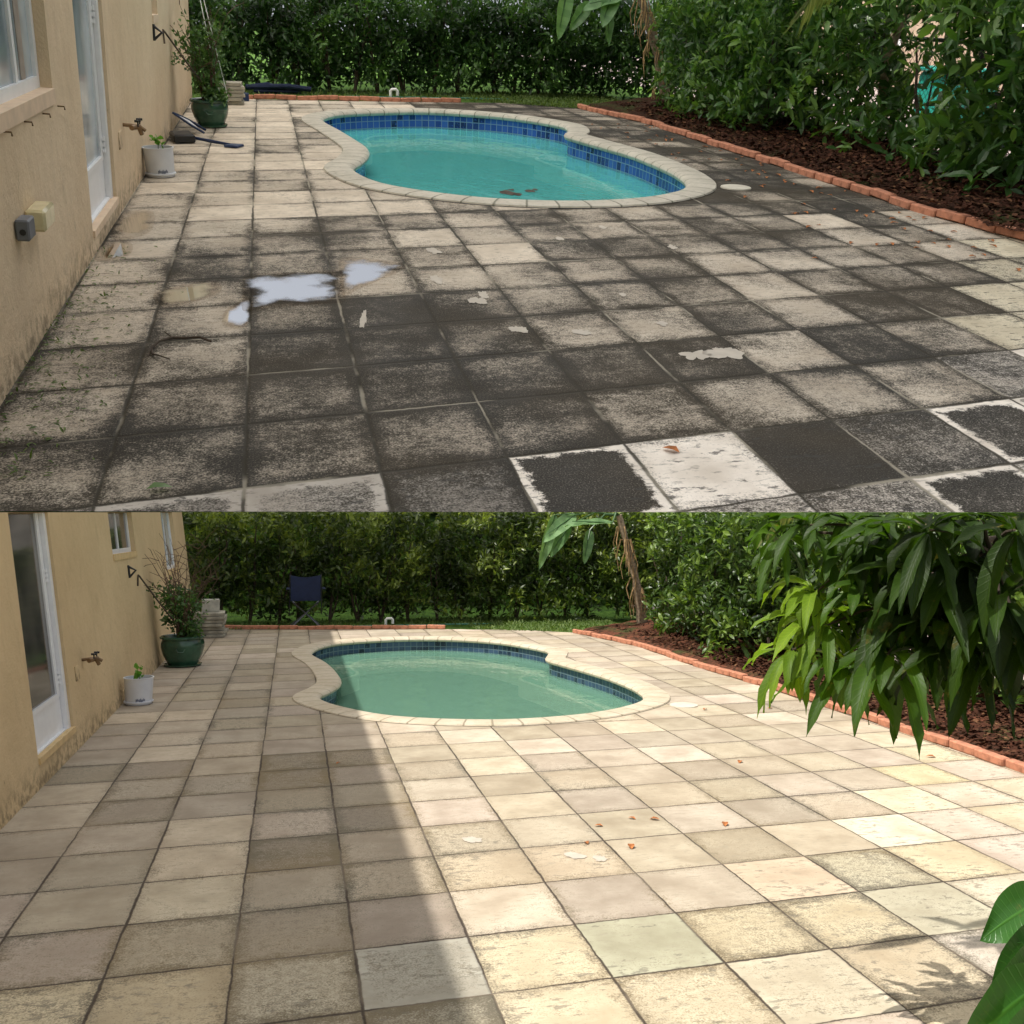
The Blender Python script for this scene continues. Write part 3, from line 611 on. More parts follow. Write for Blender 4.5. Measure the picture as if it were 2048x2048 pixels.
m_ = MB(); m_.tube([PA(4.05, .495, .03), PA(4.042, .495, .03)], .012); build('knob', m_, M['black'], 'A', r)
m_ = MB(); m_.box(PA(4.33, .50, .040), (.075, .20, .085), rotA, bev=.01); build('clear_cover', m_, M['clear'], 'A', r)
# ------------------------------------------------------------------ foliage
def leafmesh(C, D, U, L, Wd, var, fold=.25):
    """vectorised leaves: C base (n,3), D direction, U up-ish normal, L length, Wd width"""
    n = len(C); D = D/np.linalg.norm(D, axis=1)[:, None]; Sd = np.cross(D, U); Sd /= np.linalg.norm(Sd, axis=1)[:, None]+1e-9; Nn = np.cross(Sd, D)
    L = L[:, None]; Wd = Wd[:, None]
    p = [C, C+D*L*.35+Sd*Wd+Nn*Wd*fold, C+D*L*.72+Sd*Wd*.8+Nn*Wd*fold*.6-Nn*L*.06, C+D*L-Nn*L*.16, C+D*L*.72-Sd*Wd*.8+Nn*Wd*fold*.6-Nn*L*.06, C+D*L*.35-Sd*Wd+Nn*Wd*fold, C+D*L*.4, C+D*L*.72-Nn*L*.05]
    V = np.stack(p, 1).reshape(-1, 3); k = np.arange(n)[:, None]*8
    F = np.concatenate([k+np.array([[0, 6, 1, 1]]), ], 1)
    Q = [(0, 6, 1), (6, 7, 2, 1), (7, 3, 2), (0, 5, 6), (6, 5, 4, 7), (7, 4, 3)]
    mb = MB(); mb.v = V.tolist(); kk = (np.arange(n)*8).tolist()
    for b in kk:
        for q in Q: mb.f.append(tuple(b+i for i in q))
    mb.mi = [0]*len(mb.f); mb.attr = {'var': np.repeat(var, len(Q)).tolist()}
    return mb
def clusters(C, per, size, up=.55, spread=1., cv=None, wr=.34):
    """rosettes of leaves around points C"""
    n = len(C); ax = rng.normal(0, .55, (n, 3)); ax[:, 2] = np.abs(ax[:, 2])+up
    ax /= np.linalg.norm(ax, axis=1)[:, None]
    CC = np.repeat(C, per, 0)+rng.normal(0, size*.35, (n*per, 3)); A = np.repeat(ax, per, 0); rd = rng.normal(0, 1, (n*per, 3)); D = A*rng.uniform(.1, .9, (n*per, 1))+rd*.6*spread
    var = (np.repeat(cv, per) if cv is not None else .5)+rng.normal(0, .16, n*per)
    L = size*rng.uniform(.65, 1.25, n*per)
    return leafmesh(CC, D, A+rng.normal(0, .25, A.shape), L, L*wr*.5*rng.uniform(.8, 1.2, n*per), np.clip(var, 0, 1))
def vol(Y, path, thick, z0, z1, n, gap=.0, bulge=.25, sf=2.0, lowthin=.5, seed=0., topthin=False, hole=None):
    """points in a hedge volume, denser near its surface, with clumps and gaps"""
    P = [np.array(p, float) for p in path]; seg = [np.linalg.norm(P[i+1]-P[i]) for i in range(len(P)-1)]; cum = np.r_[0, np.cumsum(seg)]; out = []; cv = []
    while len(out) < n:
        s = random.uniform(0, cum[-1]); i = min(np.searchsorted(cum, s)-1, len(seg)-1) if s > 0 else 0; i = max(i, 0)
        d = (P[i+1]-P[i])/seg[i]; q = P[i]+d*(s-cum[i]); nn = np.array([d[1], -d[0]])
        z = random.uniform(z0, z1); c = noise.noise(Vector((s*1.3+seed, z*1.6, 3)))
        c2 = noise.noise(Vector((s*3.7+seed, z*3.9, 7.7)))
        t = thick*(.5+bulge*(c*1.3+c2*.9)); w = (1-random.random()**2.2*.9)*t*random.choice((-1, 1, 1))
        if z < z0+.45 and random.random() < lowthin*(1-(z-z0)/.45): continue
        if hole and hole[0] < q[1] < hole[1] and hole[2] < z < hole[3] and random.random() < .88: continue
        if topthin and z > 1.36 and noise.noise(Vector((s*4.5, z*.8, 9))) < .22: continue
        if c2 < gap-1 or (gap > 0 and noise.noise(Vector((q[0]*1.9+seed, q[1]*1.9, z*2.1))) > .62-gap): continue
        w = -w if Y else w
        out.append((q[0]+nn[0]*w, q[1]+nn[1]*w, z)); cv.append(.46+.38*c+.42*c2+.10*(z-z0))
    return np.array(out), np.clip(np.array(cv), 0, 1)
def stems(Y, parent, pts, h0, h1, rad, mat, k=3):
    for (x, y) in pts:
        m_ = MB()
        for j in range(k):
            a = random.uniform(0, 6.28); sp = random.uniform(.05, .35); H = random.uniform(h0, h1)
            P = [Vector((x, y, -.02))]
            for q in range(1, 6):
                f = q/5; P.append(Vector((x+math.cos(a)*sp*f+random.uniform(-.03, .03), y+math.sin(a)*sp*f*.5+random.uniform(-.03, .03), H*f)))
            m_.tube(P, [rad*(1-.13*q)*(1 if j == 0 else .6) for q in range(6)], 6)
        build('stem', m_, mat, Y, parent)
def hedge(Y, name, label, path, thick, z0, z1, n, size, mat, stempts, per=7, **k):
    r = root(name, Y, (*path[0], 0), label, 'hedge')
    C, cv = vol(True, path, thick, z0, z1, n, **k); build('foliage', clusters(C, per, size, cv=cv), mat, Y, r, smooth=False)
    stems(Y, r, stempts, .9, min(z1, 1.7), .028, M['stem']); return r
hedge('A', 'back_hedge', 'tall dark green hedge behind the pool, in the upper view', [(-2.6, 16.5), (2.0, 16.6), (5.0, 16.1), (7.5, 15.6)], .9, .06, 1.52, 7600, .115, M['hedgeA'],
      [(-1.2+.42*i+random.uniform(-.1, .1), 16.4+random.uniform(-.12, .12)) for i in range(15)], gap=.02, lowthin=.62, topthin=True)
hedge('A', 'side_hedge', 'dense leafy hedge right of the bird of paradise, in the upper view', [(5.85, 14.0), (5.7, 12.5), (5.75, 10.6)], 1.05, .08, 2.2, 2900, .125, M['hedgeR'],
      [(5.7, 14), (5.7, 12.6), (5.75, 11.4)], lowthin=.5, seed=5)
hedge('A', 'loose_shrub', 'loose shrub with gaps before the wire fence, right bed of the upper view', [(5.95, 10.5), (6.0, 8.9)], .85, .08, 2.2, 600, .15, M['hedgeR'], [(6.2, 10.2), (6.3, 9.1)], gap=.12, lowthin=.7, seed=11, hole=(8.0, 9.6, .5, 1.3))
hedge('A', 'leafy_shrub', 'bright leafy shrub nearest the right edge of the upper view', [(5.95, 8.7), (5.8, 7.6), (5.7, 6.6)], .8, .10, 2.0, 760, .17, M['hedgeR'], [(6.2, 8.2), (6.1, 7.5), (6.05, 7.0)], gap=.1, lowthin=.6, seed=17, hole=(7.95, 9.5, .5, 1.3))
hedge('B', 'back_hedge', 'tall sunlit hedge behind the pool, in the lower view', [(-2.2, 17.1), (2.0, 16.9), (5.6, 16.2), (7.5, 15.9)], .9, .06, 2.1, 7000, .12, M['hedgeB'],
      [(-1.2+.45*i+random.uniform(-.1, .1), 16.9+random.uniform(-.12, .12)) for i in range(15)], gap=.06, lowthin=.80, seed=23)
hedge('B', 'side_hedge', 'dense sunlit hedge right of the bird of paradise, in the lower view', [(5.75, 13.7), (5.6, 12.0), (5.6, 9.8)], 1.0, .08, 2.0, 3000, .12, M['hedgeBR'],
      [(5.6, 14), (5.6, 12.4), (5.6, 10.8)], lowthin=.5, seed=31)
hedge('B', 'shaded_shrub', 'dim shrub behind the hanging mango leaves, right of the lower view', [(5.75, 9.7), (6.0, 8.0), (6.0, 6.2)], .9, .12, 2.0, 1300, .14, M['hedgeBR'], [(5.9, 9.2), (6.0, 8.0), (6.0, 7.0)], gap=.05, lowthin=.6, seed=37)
# grass tufts and bark chips
def scatter(Y, name, region, n, size, mat, up, wr, inv=.5, z=.0, thin=None):
    C = []; 
    while len(C) < n:
        x = random.uniform(region[0], region[2]); y = random.uniform(region[1], region[3])
        if thin is None or thin(x, y): C.append((x, y, z(x, y) if callable(z) else z))
    C = np.array(C); D = rng.normal(0, 1, (n, 3)); D[:, 2] = np.abs(D[:, 2])*up+.02; L = size*rng.uniform(.5, 1.4, n)
    o = build(name, leafmesh(C, D, rng.normal(0, .3, (n, 3))+np.array([0, 0, 1]), L, L*wr, np.clip(rng.normal(inv, .25, n), 0, 1)), mat, Y, smooth=False, origin=(0, 0, 0))
    return ident(o, kind='stuff')
scatter('A', 'grass', (-1.2, 15.05, 5.3, 16.6), 9000, .055, M['grassl'], 1.6, .12, thin=lambda x, y: x > 2.9 or random.random() < .3)
scatter('A', 'grass', (3.1, 14.1, 5.3, 15.2), 5000, .05, M['grassl'], 1.6, .12, thin=lambda x, y: y > 15.1-(x-3)*.62)
scatter('B', 'grass', (-1.3, 15.75, 5.3, 17.0), 8000, .05, M['grassl'], 1.6, .12, thin=lambda x, y: x > 2.6 or random.random() < .35)
scatter('B', 'grass', (2.8, 14.2, 5.2, 15.8), 6000, .05, M['grassl'], 1.6, .12, thin=lambda x, y: y > 15.2-(x-2.7)*.55)
for Y in 'AB':
    scatter(Y, 'bark_chips', (4.8, 5.0, 6.4, 14.3), 15000, .05, M['chip'], .25, .3, z=lambda x, y: .055+.05*noise.noise(Vector((x*3, y*3, 2)))+.015*(x-4.75)/.17, inv=.4)
scatter('A', 'grass_clippings', (-1.0, 2.9, -.3, 6.0), 650, .026, M['grassl'], .3, .12, z=.004, inv=.15, thin=lambda x, y: random.random() < math.exp(-((x+1.0)/.22)**2)*(1 if y < 5 else .4))
# ------------------------------------------------------------------ pots and buckets
def pot(Y, c, s, who, bare):
    r = root('potted_shrub', Y, (*c, 0), f'{"leafy" if Y=="A" else "twiggy half bare"} shrub in a big dark green glazed pot by the wall, {who} view', 'potted plant')
    m_ = MB(); prof = [(.0, .02), (.17, .02), (.185, .04), (.235, .14), (.262, .24), (.262, .29), (.245, .335), (.25, .345), (.275, .35), (.278, .37), (.262, .38), (.235, .37), (.22, .33)]
    m_.lathe((*c, 0), [(a*s, b*s) for a, b in prof], 48); 
    pr = build('pot', m_, M['potg'], Y, r)
    m_ = MB(); m_.tube([Vector((c[0]-.05*s, c[1]-.262*s, .235*s)), Vector((c[0]-.03*s, c[1]-.275*s, .20*s)), Vector((c[0]+.03*s, c[1]-.275*s, .20*s)), Vector((c[0]+.05*s, c[1]-.262*s, .235*s))], .008*s); build('handle_relief', m_, M['potg'], Y, pr)
    m_ = MB(); m_.lathe((*c, 0), [(0, .003), (.20*s, .003), (.225*s, .012), (.23*s, .028), (.215*s, .028), (.20*s, .018), (0, .018)], 40); build('saucer', m_, M['potg'], Y, r)
    m_ = MB(); m_.lathe((*c, 0), [(0, .34*s), (.232*s, .335*s)], 24); build('soil', m_, M['soil'], Y, r)
    st = MB(); tips = []
    for i in range(16 if not bare else 26):
        a = random.uniform(0, 6.28); L = random.uniform(.7, 1.25)*s*1.05; lean = random.uniform(.05, .42)*(1.3 if bare else 1)
        P = [Vector((c[0]+.06*math.cos(a), c[1]+.06*math.sin(a), .33*s))]
        for q in range(1, 9):
            f = q/8; P.append(Vector((c[0]+math.cos(a)*(.06+lean*f*f*1.1*s)+random.uniform(-.02, .02), c[1]+math.sin(a)*(.06+lean*f*s)+random.uniform(-.02, .02), .33*s+L*f)))
            if q > 1: tips.append(P[-1])
        st.tube(P, [.008*(1-.1*q) for q in range(9)], 5)
        for _ in range(3 if bare else 1):
            b = random.choice(P[3:]); d = Vector((random.uniform(-.3, .3), random.uniform(-.25, .25), random.uniform(.0, .3)))*s; st.tube([b, b+d*.5+Vector((0, 0, .02)), b+d], [.004, .003, .002], 4); tips.append(b+d)
    build('branches', st, M['twig'], Y, r)
    lo = [p for p in tips if p.z < (1.35*s if not bare else 1.0*s)]
    C = []
    for p in lo:
        k = 3 if not bare else (3 if p.z < .85 else 1)
        if bare and p.x > c[0]+.1 and p.z > .8: k = 0
        for _ in range(k): C.append((p.x+random.gauss(0, .05)-(.04 if bare else 0), p.y+random.gauss(0, .05), p.z+random.gauss(0, .05)))
    C = np.array(C); build('leaves', clusters(C, 4, .052, up=.2, cv=np.clip(rng.normal(.5, .2, len(C)), 0, 1), wr=.5), M['plant'], Y, r, smooth=False)
    # the clump spilling over the rim
    C = np.array([(c[0]+.10*s+random.gauss(0, .06), c[1]-.12*s+random.gauss(0, .05), .36*s+abs(random.gauss(0, .10))) for _ in range(60)])
    build('low_leaves', clusters(C, 5, .05, cv=np.full(60, .6), wr=.6), M['plant'], Y, r, smooth=False)
    return r
pot('A', (-.62, 11.78), .74, 'upper', False); pot('B', (-1.24, 11.85), .92, 'lower', True)
def bucket(Y, c, s, who):
    r = root('bucket', Y, (*c, 0), f'{"stained white" if Y=="A" else "white"} plastic bucket with a small seedling against the wall, {who} view', 'bucket')
    m_ = MB(); m_.lathe((*c, 0), [(0, .004), (.125*s, .004), (.128*s, .012), (.14*s, .26*s), (.147*s, .262*s), (.147*s, .27*s), (.134*s, .27*s), (.13*s, .2*s)], 40); build('body', m_, M['bucket'], Y, r)
    m_ = MB(); m_.lathe((*c, 0), [(.131*s, .02), (.142*s, .022), (.142*s, .032), (.131*s, .034)], 40); build('foot_ring', m_, M['bucket'], Y, r)
    m_ = MB(); m_.lathe((*c, 0), [(0, .22*s), (.131*s, .215*s)], 20); build('soil', m_, M['soil'], Y, r)
    m_ = MB()
    for i in range(9):
        t = 2*math.pi*(.70+i*.012)+.25; rr = .1315*s+.003; m_.add([(c[0]+rr*math.cos(t+q*.06), c[1]+rr*math.sin(t+q*.06), z) for q, z in ((0, .035+.008*math.sin(i)), (1, .035+.004*i % .01), (1, .058+.01*math.sin(i*2)), (0, .06))], [(0, 1, 2, 3)])
    build('dark_stain', m_, M['dirt'], Y, r)
    m_ = MB(); m_.tube([(c[0], c[1], .21*s), (c[0]+.005, c[1], .27*s), (c[0]+.012, c[1]-.01, .32*s)], .003, 5); build('seedling_stem', m_, M['plant'], Y, r)
    C = np.array([(c[0]+.01+random.gauss(0, .015), c[1]-.01, .30*s+random.uniform(-.03, .03)) for _ in range(5)]); build('seedling_leaves', clusters(C, 3, .05, cv=np.full(5, .95), wr=.8), M['broad'], Y, r, smooth=False)
bucket('A', (-.87, 8.48), .82, 'upper'); bucket('B', (-1.36, 9.38), .9, 'lower')
# cane with a hook leaning from the pot to the wall
def cane(Y, P, a, b, who):
    top = P(*a, .02); m_ = MB(); d = (Vector(b)-top).normalized()
    hk = [top+Vector((0, 0, -.10))-Vector((0, .03, 0)), top+Vector((0, -.03, -.02)), top+Vector((0, -.01, .015)), top+Vector((.01, .015, 0))]
    m_.tube(hk+[top.lerp(Vector(b), .5), Vector(b)], .009, 7); ident(build('hooked_cane', m_, M['stem'], Y), f'dark hooked cane leaning from the green pot to the wall, {who} view', 'cane')
cane('A', PA, (10.7, .96), (-.62, 11.8, .36), 'upper'); cane('B', PB, (11.03, 1.08), (-1.26, 11.8, .42), 'lower')
# stakes in the upper pot
for i, (q0, q1) in enumerate((((-.50, 11.8, .3), (-.66, 12.1, 1.55)), ((-.42, 11.75, .3), (-.62, 11.9, 1.5)))):
    m_ = MB(); m_.tube([q0, q1], .0045, 7); ident(build('plant_stake', m_, M['pvc'], 'A'), ['white stake standing upright in the upper green pot', 'white stake tilted left in the upper green pot'][i], 'stake')
# stacked stone slabs
def stack(Y, c, n, w, t, who):
    names = ['lowest', 'second from the bottom', 'third from the bottom', 'fourth from the bottom', 'fifth from the bottom', 'sixth from the bottom', 'topmost']
    for i in range(n):
        m_ = MB(); ww = w*random.uniform(.9, 1.05); a = random.uniform(-.12, .12)
        m_.box((c[0]+random.uniform(-.02, .02), c[1]+random.uniform(-.02, .02), t*(i+.5)), (ww, ww, t-.006), Matrix.Rotation(a, 3, 'Z'), bev=.004)
        ident(build('stone_slab', m_, M['stone'], Y, smooth=False), f'weathered stone slab in the stack by the house corner, {names[i] if i < n-1 else "topmost"}, {who} view', 'slab', f'stacked stone slabs, {who} view')
    return t*n
h_ = stack('B', (-1.20, 14.95), 7, .48, .052, 'lower')
m_ = MB(); m_.box((-1.18, 14.95, h_+.09), (.25, .2, .18), Matrix.Rotation(.1, 3, 'Z'), bev=.006); ident(build('concrete_block', m_, M['block'], 'B'), 'grey concrete block on top of the stone stack, lower view', 'block')
h_ = stack('A', (-.47, 14.3), 6, .32, .045, 'upper')
m_ = MB(); m_.box((-.34, 14.75, .05), (.18, .12, .10), bev=.01); ident(build('blue_crate', m_, M['blue'], 'A'), 'small blue box on the paving behind the green pot', 'box')
# broom, pan and rake beside the upper pot
r = root('floor_brush', 'A', (-.85, 10.6, 0), 'black brush head with blue handle lying before the green pot', 'brush')
m_ = MB(); m_.box((-.84, 10.55, .045), (.20, .34, .08), Matrix.Rotation(.2, 3, 'Z'), bev=.015); build('brush_head', m_, M['black'], 'A', r)
m_ = MB(); m_.tube([(-.74, 10.5, .045), (-.52, 10.3, .03), (-.38, 10.2, .02)], [.014, .016, .012]); m_.box((-.35, 10.17, .015), (.14, .14, .022), Matrix.Rotation(-.5, 3, 'Z'), bev=.006); build('handle', m_, M['blue'], 'A', r)
r = root('pool_net', 'A', (-.85, 11.2, 0), 'blue framed leaf net propped on the wall behind the brush', 'net')
m_ = MB(); m_.tube([(-.66, 11.0, .03), (-.80, 11.1, .10), (-.96, 11.25, .19)], .012); m_.tube([(-.66, 11.25, .03), (-.82, 11.45, .10), (-.96, 11.25, .19)], .012); build('frame', m_, M['blue'], 'A', r)
m_ = MB(); m_.add([(-.67, 11.02, .035), (-.80, 11.12, .10), (-.94, 11.26, .18), (-.82, 11.44, .10)], [(0, 1, 2, 3)]); build('netting', m_, M['white'], 'A', r)
# pvc pipe stubs, hose
for Y, c, w, who, h in (('A', (1.80, 15.45), .10, 'upper', .12), ('B', (1.52, 15.85), .11, 'lower', .13)):
    m_ = MB(); m_.tube([(c[0]-w/2, c[1], -.03), (c[0]-w/2, c[1], h-.02), (c[0]-w/2+.02, c[1], h), (c[0]+w/2-.02, c[1], h), (c[0]+w/2, c[1], h-.02), (c[0]+w/2, c[1], h*.3 if Y == 'A' else h*.35)], .022, 10)
    ident(build('pipe_stub', m_, M['pvc'], Y), f'white pvc pipe elbow in the grass behind the pool, {who} view', 'pipe')
    zz = [(c[0]-.7+.16*i, c[1]-.06+.04*math.sin(i*1.3), .02) for i in range(16)]
    m_ = MB(); m_.tube(zz, .010, 6); ident(build('garden_hose', m_, M['hose'], Y), f'thin green hose lying along the back edging, {who} view', 'hose')
# skimmer lids
for Y, p, who in (('A', (3.76, 7.85), 'upper'), ('B', (3.44, 8.26), 'lower')):
    m_ = MB(); m_.lathe((*p, 0), [(0, .012), (.115, .012), (.125, .009), (.127, .0)], 40); ident(build('skimmer_lid', m_, M['lid'], Y), f'round pale skimmer lid in the paving right of the pool, {who} view', 'lid')
# camp chair (lower view)
r = root('camp_chair', 'B', (.20, 16.1, 0), 'navy folding camp chair under the hedge left of the pool', 'chair')
cx, cy = .20, 16.08; sz = .42
m_ = MB(); g = 7; V = [(cx-.23+.46*i/(g-1), cy-.2+.4*j/(g-1), sz-.05*math.sin(math.pi*i/(g-1))+.03*j/(g-1)*-1) for j in range(g) for i in range(g)]; V2 = [(a, b, z-.008) for a, b, z in V]
Fq = [(j*g+i, j*g+i+1, (j+1)*g+i+1, (j+1)*g+i) for j in range(g-1) for i in range(g-1)]; m_.add(V, Fq); m_.add(V2, Fq); build('seat', m_, M['navy'], 'B', r)
m_ = MB(); V = [(cx-.24+.48*i/(g-1), cy+.2+.1*j/(g-1)+.04*math.sin(math.pi*i/(g-1)), sz-.02+.42*j/(g-1)-.04*math.sin(math.pi*i/(g-1))*(j/(g-1))) for j in range(g) for i in range(g)]; V2 = [(a, b+.008, z) for a, b, z in V]; m_.add(V, Fq); m_.add(V2, Fq); build('backrest', m_, M['navy'], 'B', r)
for (ax, ay, bx, by) in ((-.24, -.22, .2, .25), (.24, -.22, -.2, .25), (-.24, .25, .2, -.2), (.24, .25, -.2, -.2)):
    m_ = MB(); m_.tube([(cx+ax, cy+ay, 0), (cx+ax*-.85, cy+ay*-.5+.02, sz-.02)], .011, 7); build('leg', m_, M['grey'], 'B', r)
for sx in (-1, 1):
    m_ = MB(); m_.tube([(cx+sx*.26, cy+.28, sz-.25), (cx+sx*.25, cy+.3, sz+.42)], .009, 7); build('back_post', m_, M['black'], 'B', r)
    m_ = MB(); m_.box((cx+sx*.28, cy, sz+.2), (.05, .45, .012), bev=.004); build('armrest', m_, M['navy'], 'B', r)
# folded chair lying in the upper view
m_ = MB(); m_.box((.15, 15.75, .05), (.7, .14, .07), Matrix.Rotation(.06, 3, 'Z'), bev=.04); m_.tube([(-.3, 15.7, .10), (.3, 15.68, .12), (.62, 15.72, .08)], .035); m_.tube([(-.22, 15.72, .11), (.0, 15.7, .14), (.25, 15.72, .08)], .03)
ident(build('folded_chair', m_, M['navy'], 'A'), 'dark folded chair lying under the hedge, left of the white pipe', 'folded chair')
# ------------------------------------------------------------------ bird of paradise in both views
def paddle(m_, base, tip, normal, width, var, out, nseg=14, split=.18, droop=.1):
    base, tip = Vector(base), Vector(tip); d = tip-base; L = d.length; d.normalize(); sd_ = d.cross(Vector(normal)).normalized(); nn = sd_.cross(d)
    V = []; F = []
    for i in range(nseg+1):
        f = i/nseg; w = width*(math.sin(math.pi*min(1, f**.75*.97+.03))**.6)*.5; c = base+d*L*f-Vector((0, 0, 1))*droop*L*f*f
        for k, q in enumerate((-1, -.5, 0, .5, 1)): V.append(c+sd_*w*q+nn*(abs(q)**1.4*w*.35+.012*L*math.sin(f*17+q*3)))
    for i in range(nseg):
        for k in range(4):
            a = i*5+k; F.append((a, a+1, a+6, a+5))
    m_.add(V, F); out += [min(1, max(0, var+.15*math.sin(i*1.7)+.1*random.random())) for i in range(nseg) for _ in range(4)]
def bird(Y, b, top, leaves, who):
    r = root('bird_of_paradise', Y, (*b, 0), f'leaning bird of paradise trunk with broad hanging leaves behind the pool, {who} view', 'plant')
    b3 = Vector((*b, 0)); top = Vector(top); m_ = MB(); mid = b3.lerp(top, .45)+Vector((.05, 0, 0))
    P = [b3.lerp(mid, i/5) for i in range(6)]+[mid.lerp(top, i/5) for i in range(1, 6)]; m_.tube(P, [.085-.004*i+.010*math.sin(i*2.2) for i in range(11)], 9); tr = build('trunk', m_, M['barkp'], Y, r)
    m_ = MB()
    for i in range(34):
        f = random.uniform(.35, 1.0); p = P[int(f*10)]; a = random.uniform(0, 6.28); L = random.uniform(.2, .5)
        q = p+Vector((math.cos(a)*.08, math.sin(a)*.05, .02)); m_.tube([p, q, q+Vector((math.cos(a)*.07, math.sin(a)*.03, -L*.5)), q+Vector((math.cos(a)*.03, 0, -L))], [.014, .012, .008, .003], 5)
    build('dry_sheaths', m_, M['straw'], Y, r)
    for (bs, tp, nm, w, v) in leaves:
        m_ = MB(); var = []; paddle(m_, bs, tp, nm, w, v, var); m_.attr = {'var': var}; lf = build('leaf', m_, M['banana'], Y, r)
        m_ = MB(); bsv = Vector(bs); m_.tube([top, top.lerp(bsv, .5)+Vector((0, 0, .12)), bsv, bsv.lerp(Vector(tp), .85)], [.02, .016, .013, .005], 6); build('leaf_stalk', m_, M['banana'], Y, lf); 
yd = lambda Y, x, y, d: tuple(ydepth(Y, x, y, d))
for st in ('banana',): pass
bird('A', (5.70, 14.50), yd('A', 1275, -30, 14.3), [
    (yd('A', 1135, -25, 14.1), yd('A', 1117, 70, 14.0), (.2, -1, .1), .22, .75), (yd('A', 1180, 5, 14.1), yd('A', 1140, 55, 14.1), (0, -1, .3), .18, .45),
    (yd('A', 1215, -15, 14.2), yd('A', 1218, 82, 14.0), (.3, -1, 0), .17, .5), (yd('A', 1260, -10, 14.2), yd('A', 1165, 10, 13.9), (0, -.5, 1), .28, .8),
    (yd('A', 1230, -25, 14.2), yd('A', 1205, 45, 13.8), (0, -1, .5), .25, .7)], 'upper')
bird('B', (5.35, 14.45), yd('B', 1238, 1030, 14.3), [
    (yd('B', 1110, 1030, 14.1), yd('B', 1078, 1128, 14.0), (.3, -1, .1), .20, .85), (yd('B', 1140, 1050, 14.1), yd('B', 1100, 1108, 14.1), (0, -1, .3), .17, .45),
    (yd('B', 1180, 1060, 14.1), yd('B', 1168, 1122, 14.0), (.2, -1, .2), .17, .6), (yd('B', 1225, 1045, 14.1), yd('B', 1130, 1042, 13.9), (0, -.6, 1), .16, .8),
    (yd('B', 1150, 1030, 14.2), yd('B', 1085, 1075, 13.8), (0, -1, .5), .22, .8)], 'lower')
# palm fronds hanging into the top of both views
def frond(Y, b, e, label, n=26, ll=.32):
    b, e = Vector(b), Vector(e); P = [b.lerp(e, i/8)+Vector((0, 0, .10*math.sin(math.pi*i/8))) for i in range(9)]
    r = root('palm_frond', Y, tuple(b), label, 'palm frond'); m_ = MB(); m_.tube(P, [.012-.001*i for i in range(9)], 6); build('rib', m_, M['frond'], Y, r)
    C = []; D = []
    for i in range(n):
        f = i/(n-1); p = P[0].lerp(P[-1], f)+Vector((0, 0, .10*math.sin(math.pi*f)))
        for s_ in (-1, 1): C.append(p[:]); dd = (e-b).normalized()*.7+Vector((s_*.55, s_*.2, -.75-.2*random.random())); D.append(dd[:])
    C = np.array(C); D = np.array(D); n2 = len(C); build('leaflets', leafmesh(C, D, np.tile([0., -1., .3], (n2, 1)), np.full(n2, ll)*rng.uniform(.7, 1.1, n2), np.full(n2, .009), np.clip(rng.normal(.5, .25, n2), 0, 1)), M['frond'], Y, r, smooth=False)
frond('A', yd('A', 1690, -60, 9.6), yd('A', 1610, 15, 9.6), 'palm frond hanging into the top right of the upper view')
frond('B', yd('B', 1600, 1000, 8.6), yd('B', 1535, 1065, 8.6), 'palm frond hanging in front of the side hedge, lower view', ll=.24)
# slim palm trunk in the right bed of the upper view
r = root('slim_palm', 'A', (6.24, 9.89, 0), 'slim ringed palm trunk standing in the right bed, upper view', 'palm'); m_ = MB()
m_.tube([(6.2+.05*math.sin(i*.25)+.004*i, 9.89, .05*i) for i in range(45)], [.055-.0005*i+.004*(i % 2) for i in range(45)], 10); build('trunk', m_, M['barkp'], 'A', r)
# wire fence
for Y, fx, ya, yb in (('A', 6.55, 6.2, 15.5), ('B', 6.75, 6.5, 15.5)):
    r = root('wire_fence', Y, (fx, ya, 0), f'dark chain link fence behind the right shrubs, {"upper" if Y=="A" else "lower"} view', 'fence'); H = 1.12
    for k in range(5):
        y = ya+.35+k*2.3; m_ = MB(); m_.tube([(fx, y, 0), (fx, y, H+.03)], .03, 8); build('post', m_, M['black'], Y, r)
    m_ = MB(); m_.tube([(fx, ya, H), (fx, yb, H)], .02, 8); build('top_rail', m_, M['black'], Y, r)
    m_ = MB(); s_ = .07; y = ya-H
    while y < yb:
        for sg in (0, 1):
            a, b = (y, y+H) if sg == 0 else (y+H, y); p, q = Vector((fx+.01*sg, a, .02)), Vector((fx+.01*sg, b, H)); w = .0035
            m_.add([p+Vector((0, -w, 0)), p+Vector((0, w, 0)), q+Vector((0, w, 0)), q+Vector((0, -w, 0)), p+Vector((w, 0, 0)), q+Vector((w, 0, 0))], [(0, 1, 2, 3), (0, 4, 5, 3), (4, 1, 2, 5)])
        y += s_
    build('mesh', m_, M['wire'], Y, r, smooth=False)
# beyond the fence: pale paving, neighbour's wall, teal bin
for Y in 'AB':
    m_ = MB(); m_.add([(6.9, 3, -.024), (13, 3, -.024), (13, 30, -.024), (6.9, 30, -.024)], [(0, 1, 2, 3)]); ident(build('neighbour_drive', m_, M['pave'], Y, smooth=False, origin=(0, 0, 0)), kind='structure')
    r = root('neighbour_house', Y, (12.5, 14, 0), f'beige neighbouring house glimpsed through the right shrubs, {"upper" if Y=="A" else "lower"} view', 'house')
    m_ = MB(); m_.box((12.6, 17, 1.3 if Y == 'A' else .9), (.5, 26, 2.6 if Y == 'A' else 1.8)); build('wall', m_, M['neigh'], Y, r, smooth=False)
    for k in range(3):
        m_ = MB(); m_.box((12.34, 10+5*k, .95), (.05, 1.6, .9)); w_ = build('window', m_, M['white'], Y, r, smooth=False); m_ = MB(); m_.box((12.31, 10+5*k, .95), (.03, 1.4, .75)); build('pane', m_, M['glassd'], Y, w_, smooth=False)
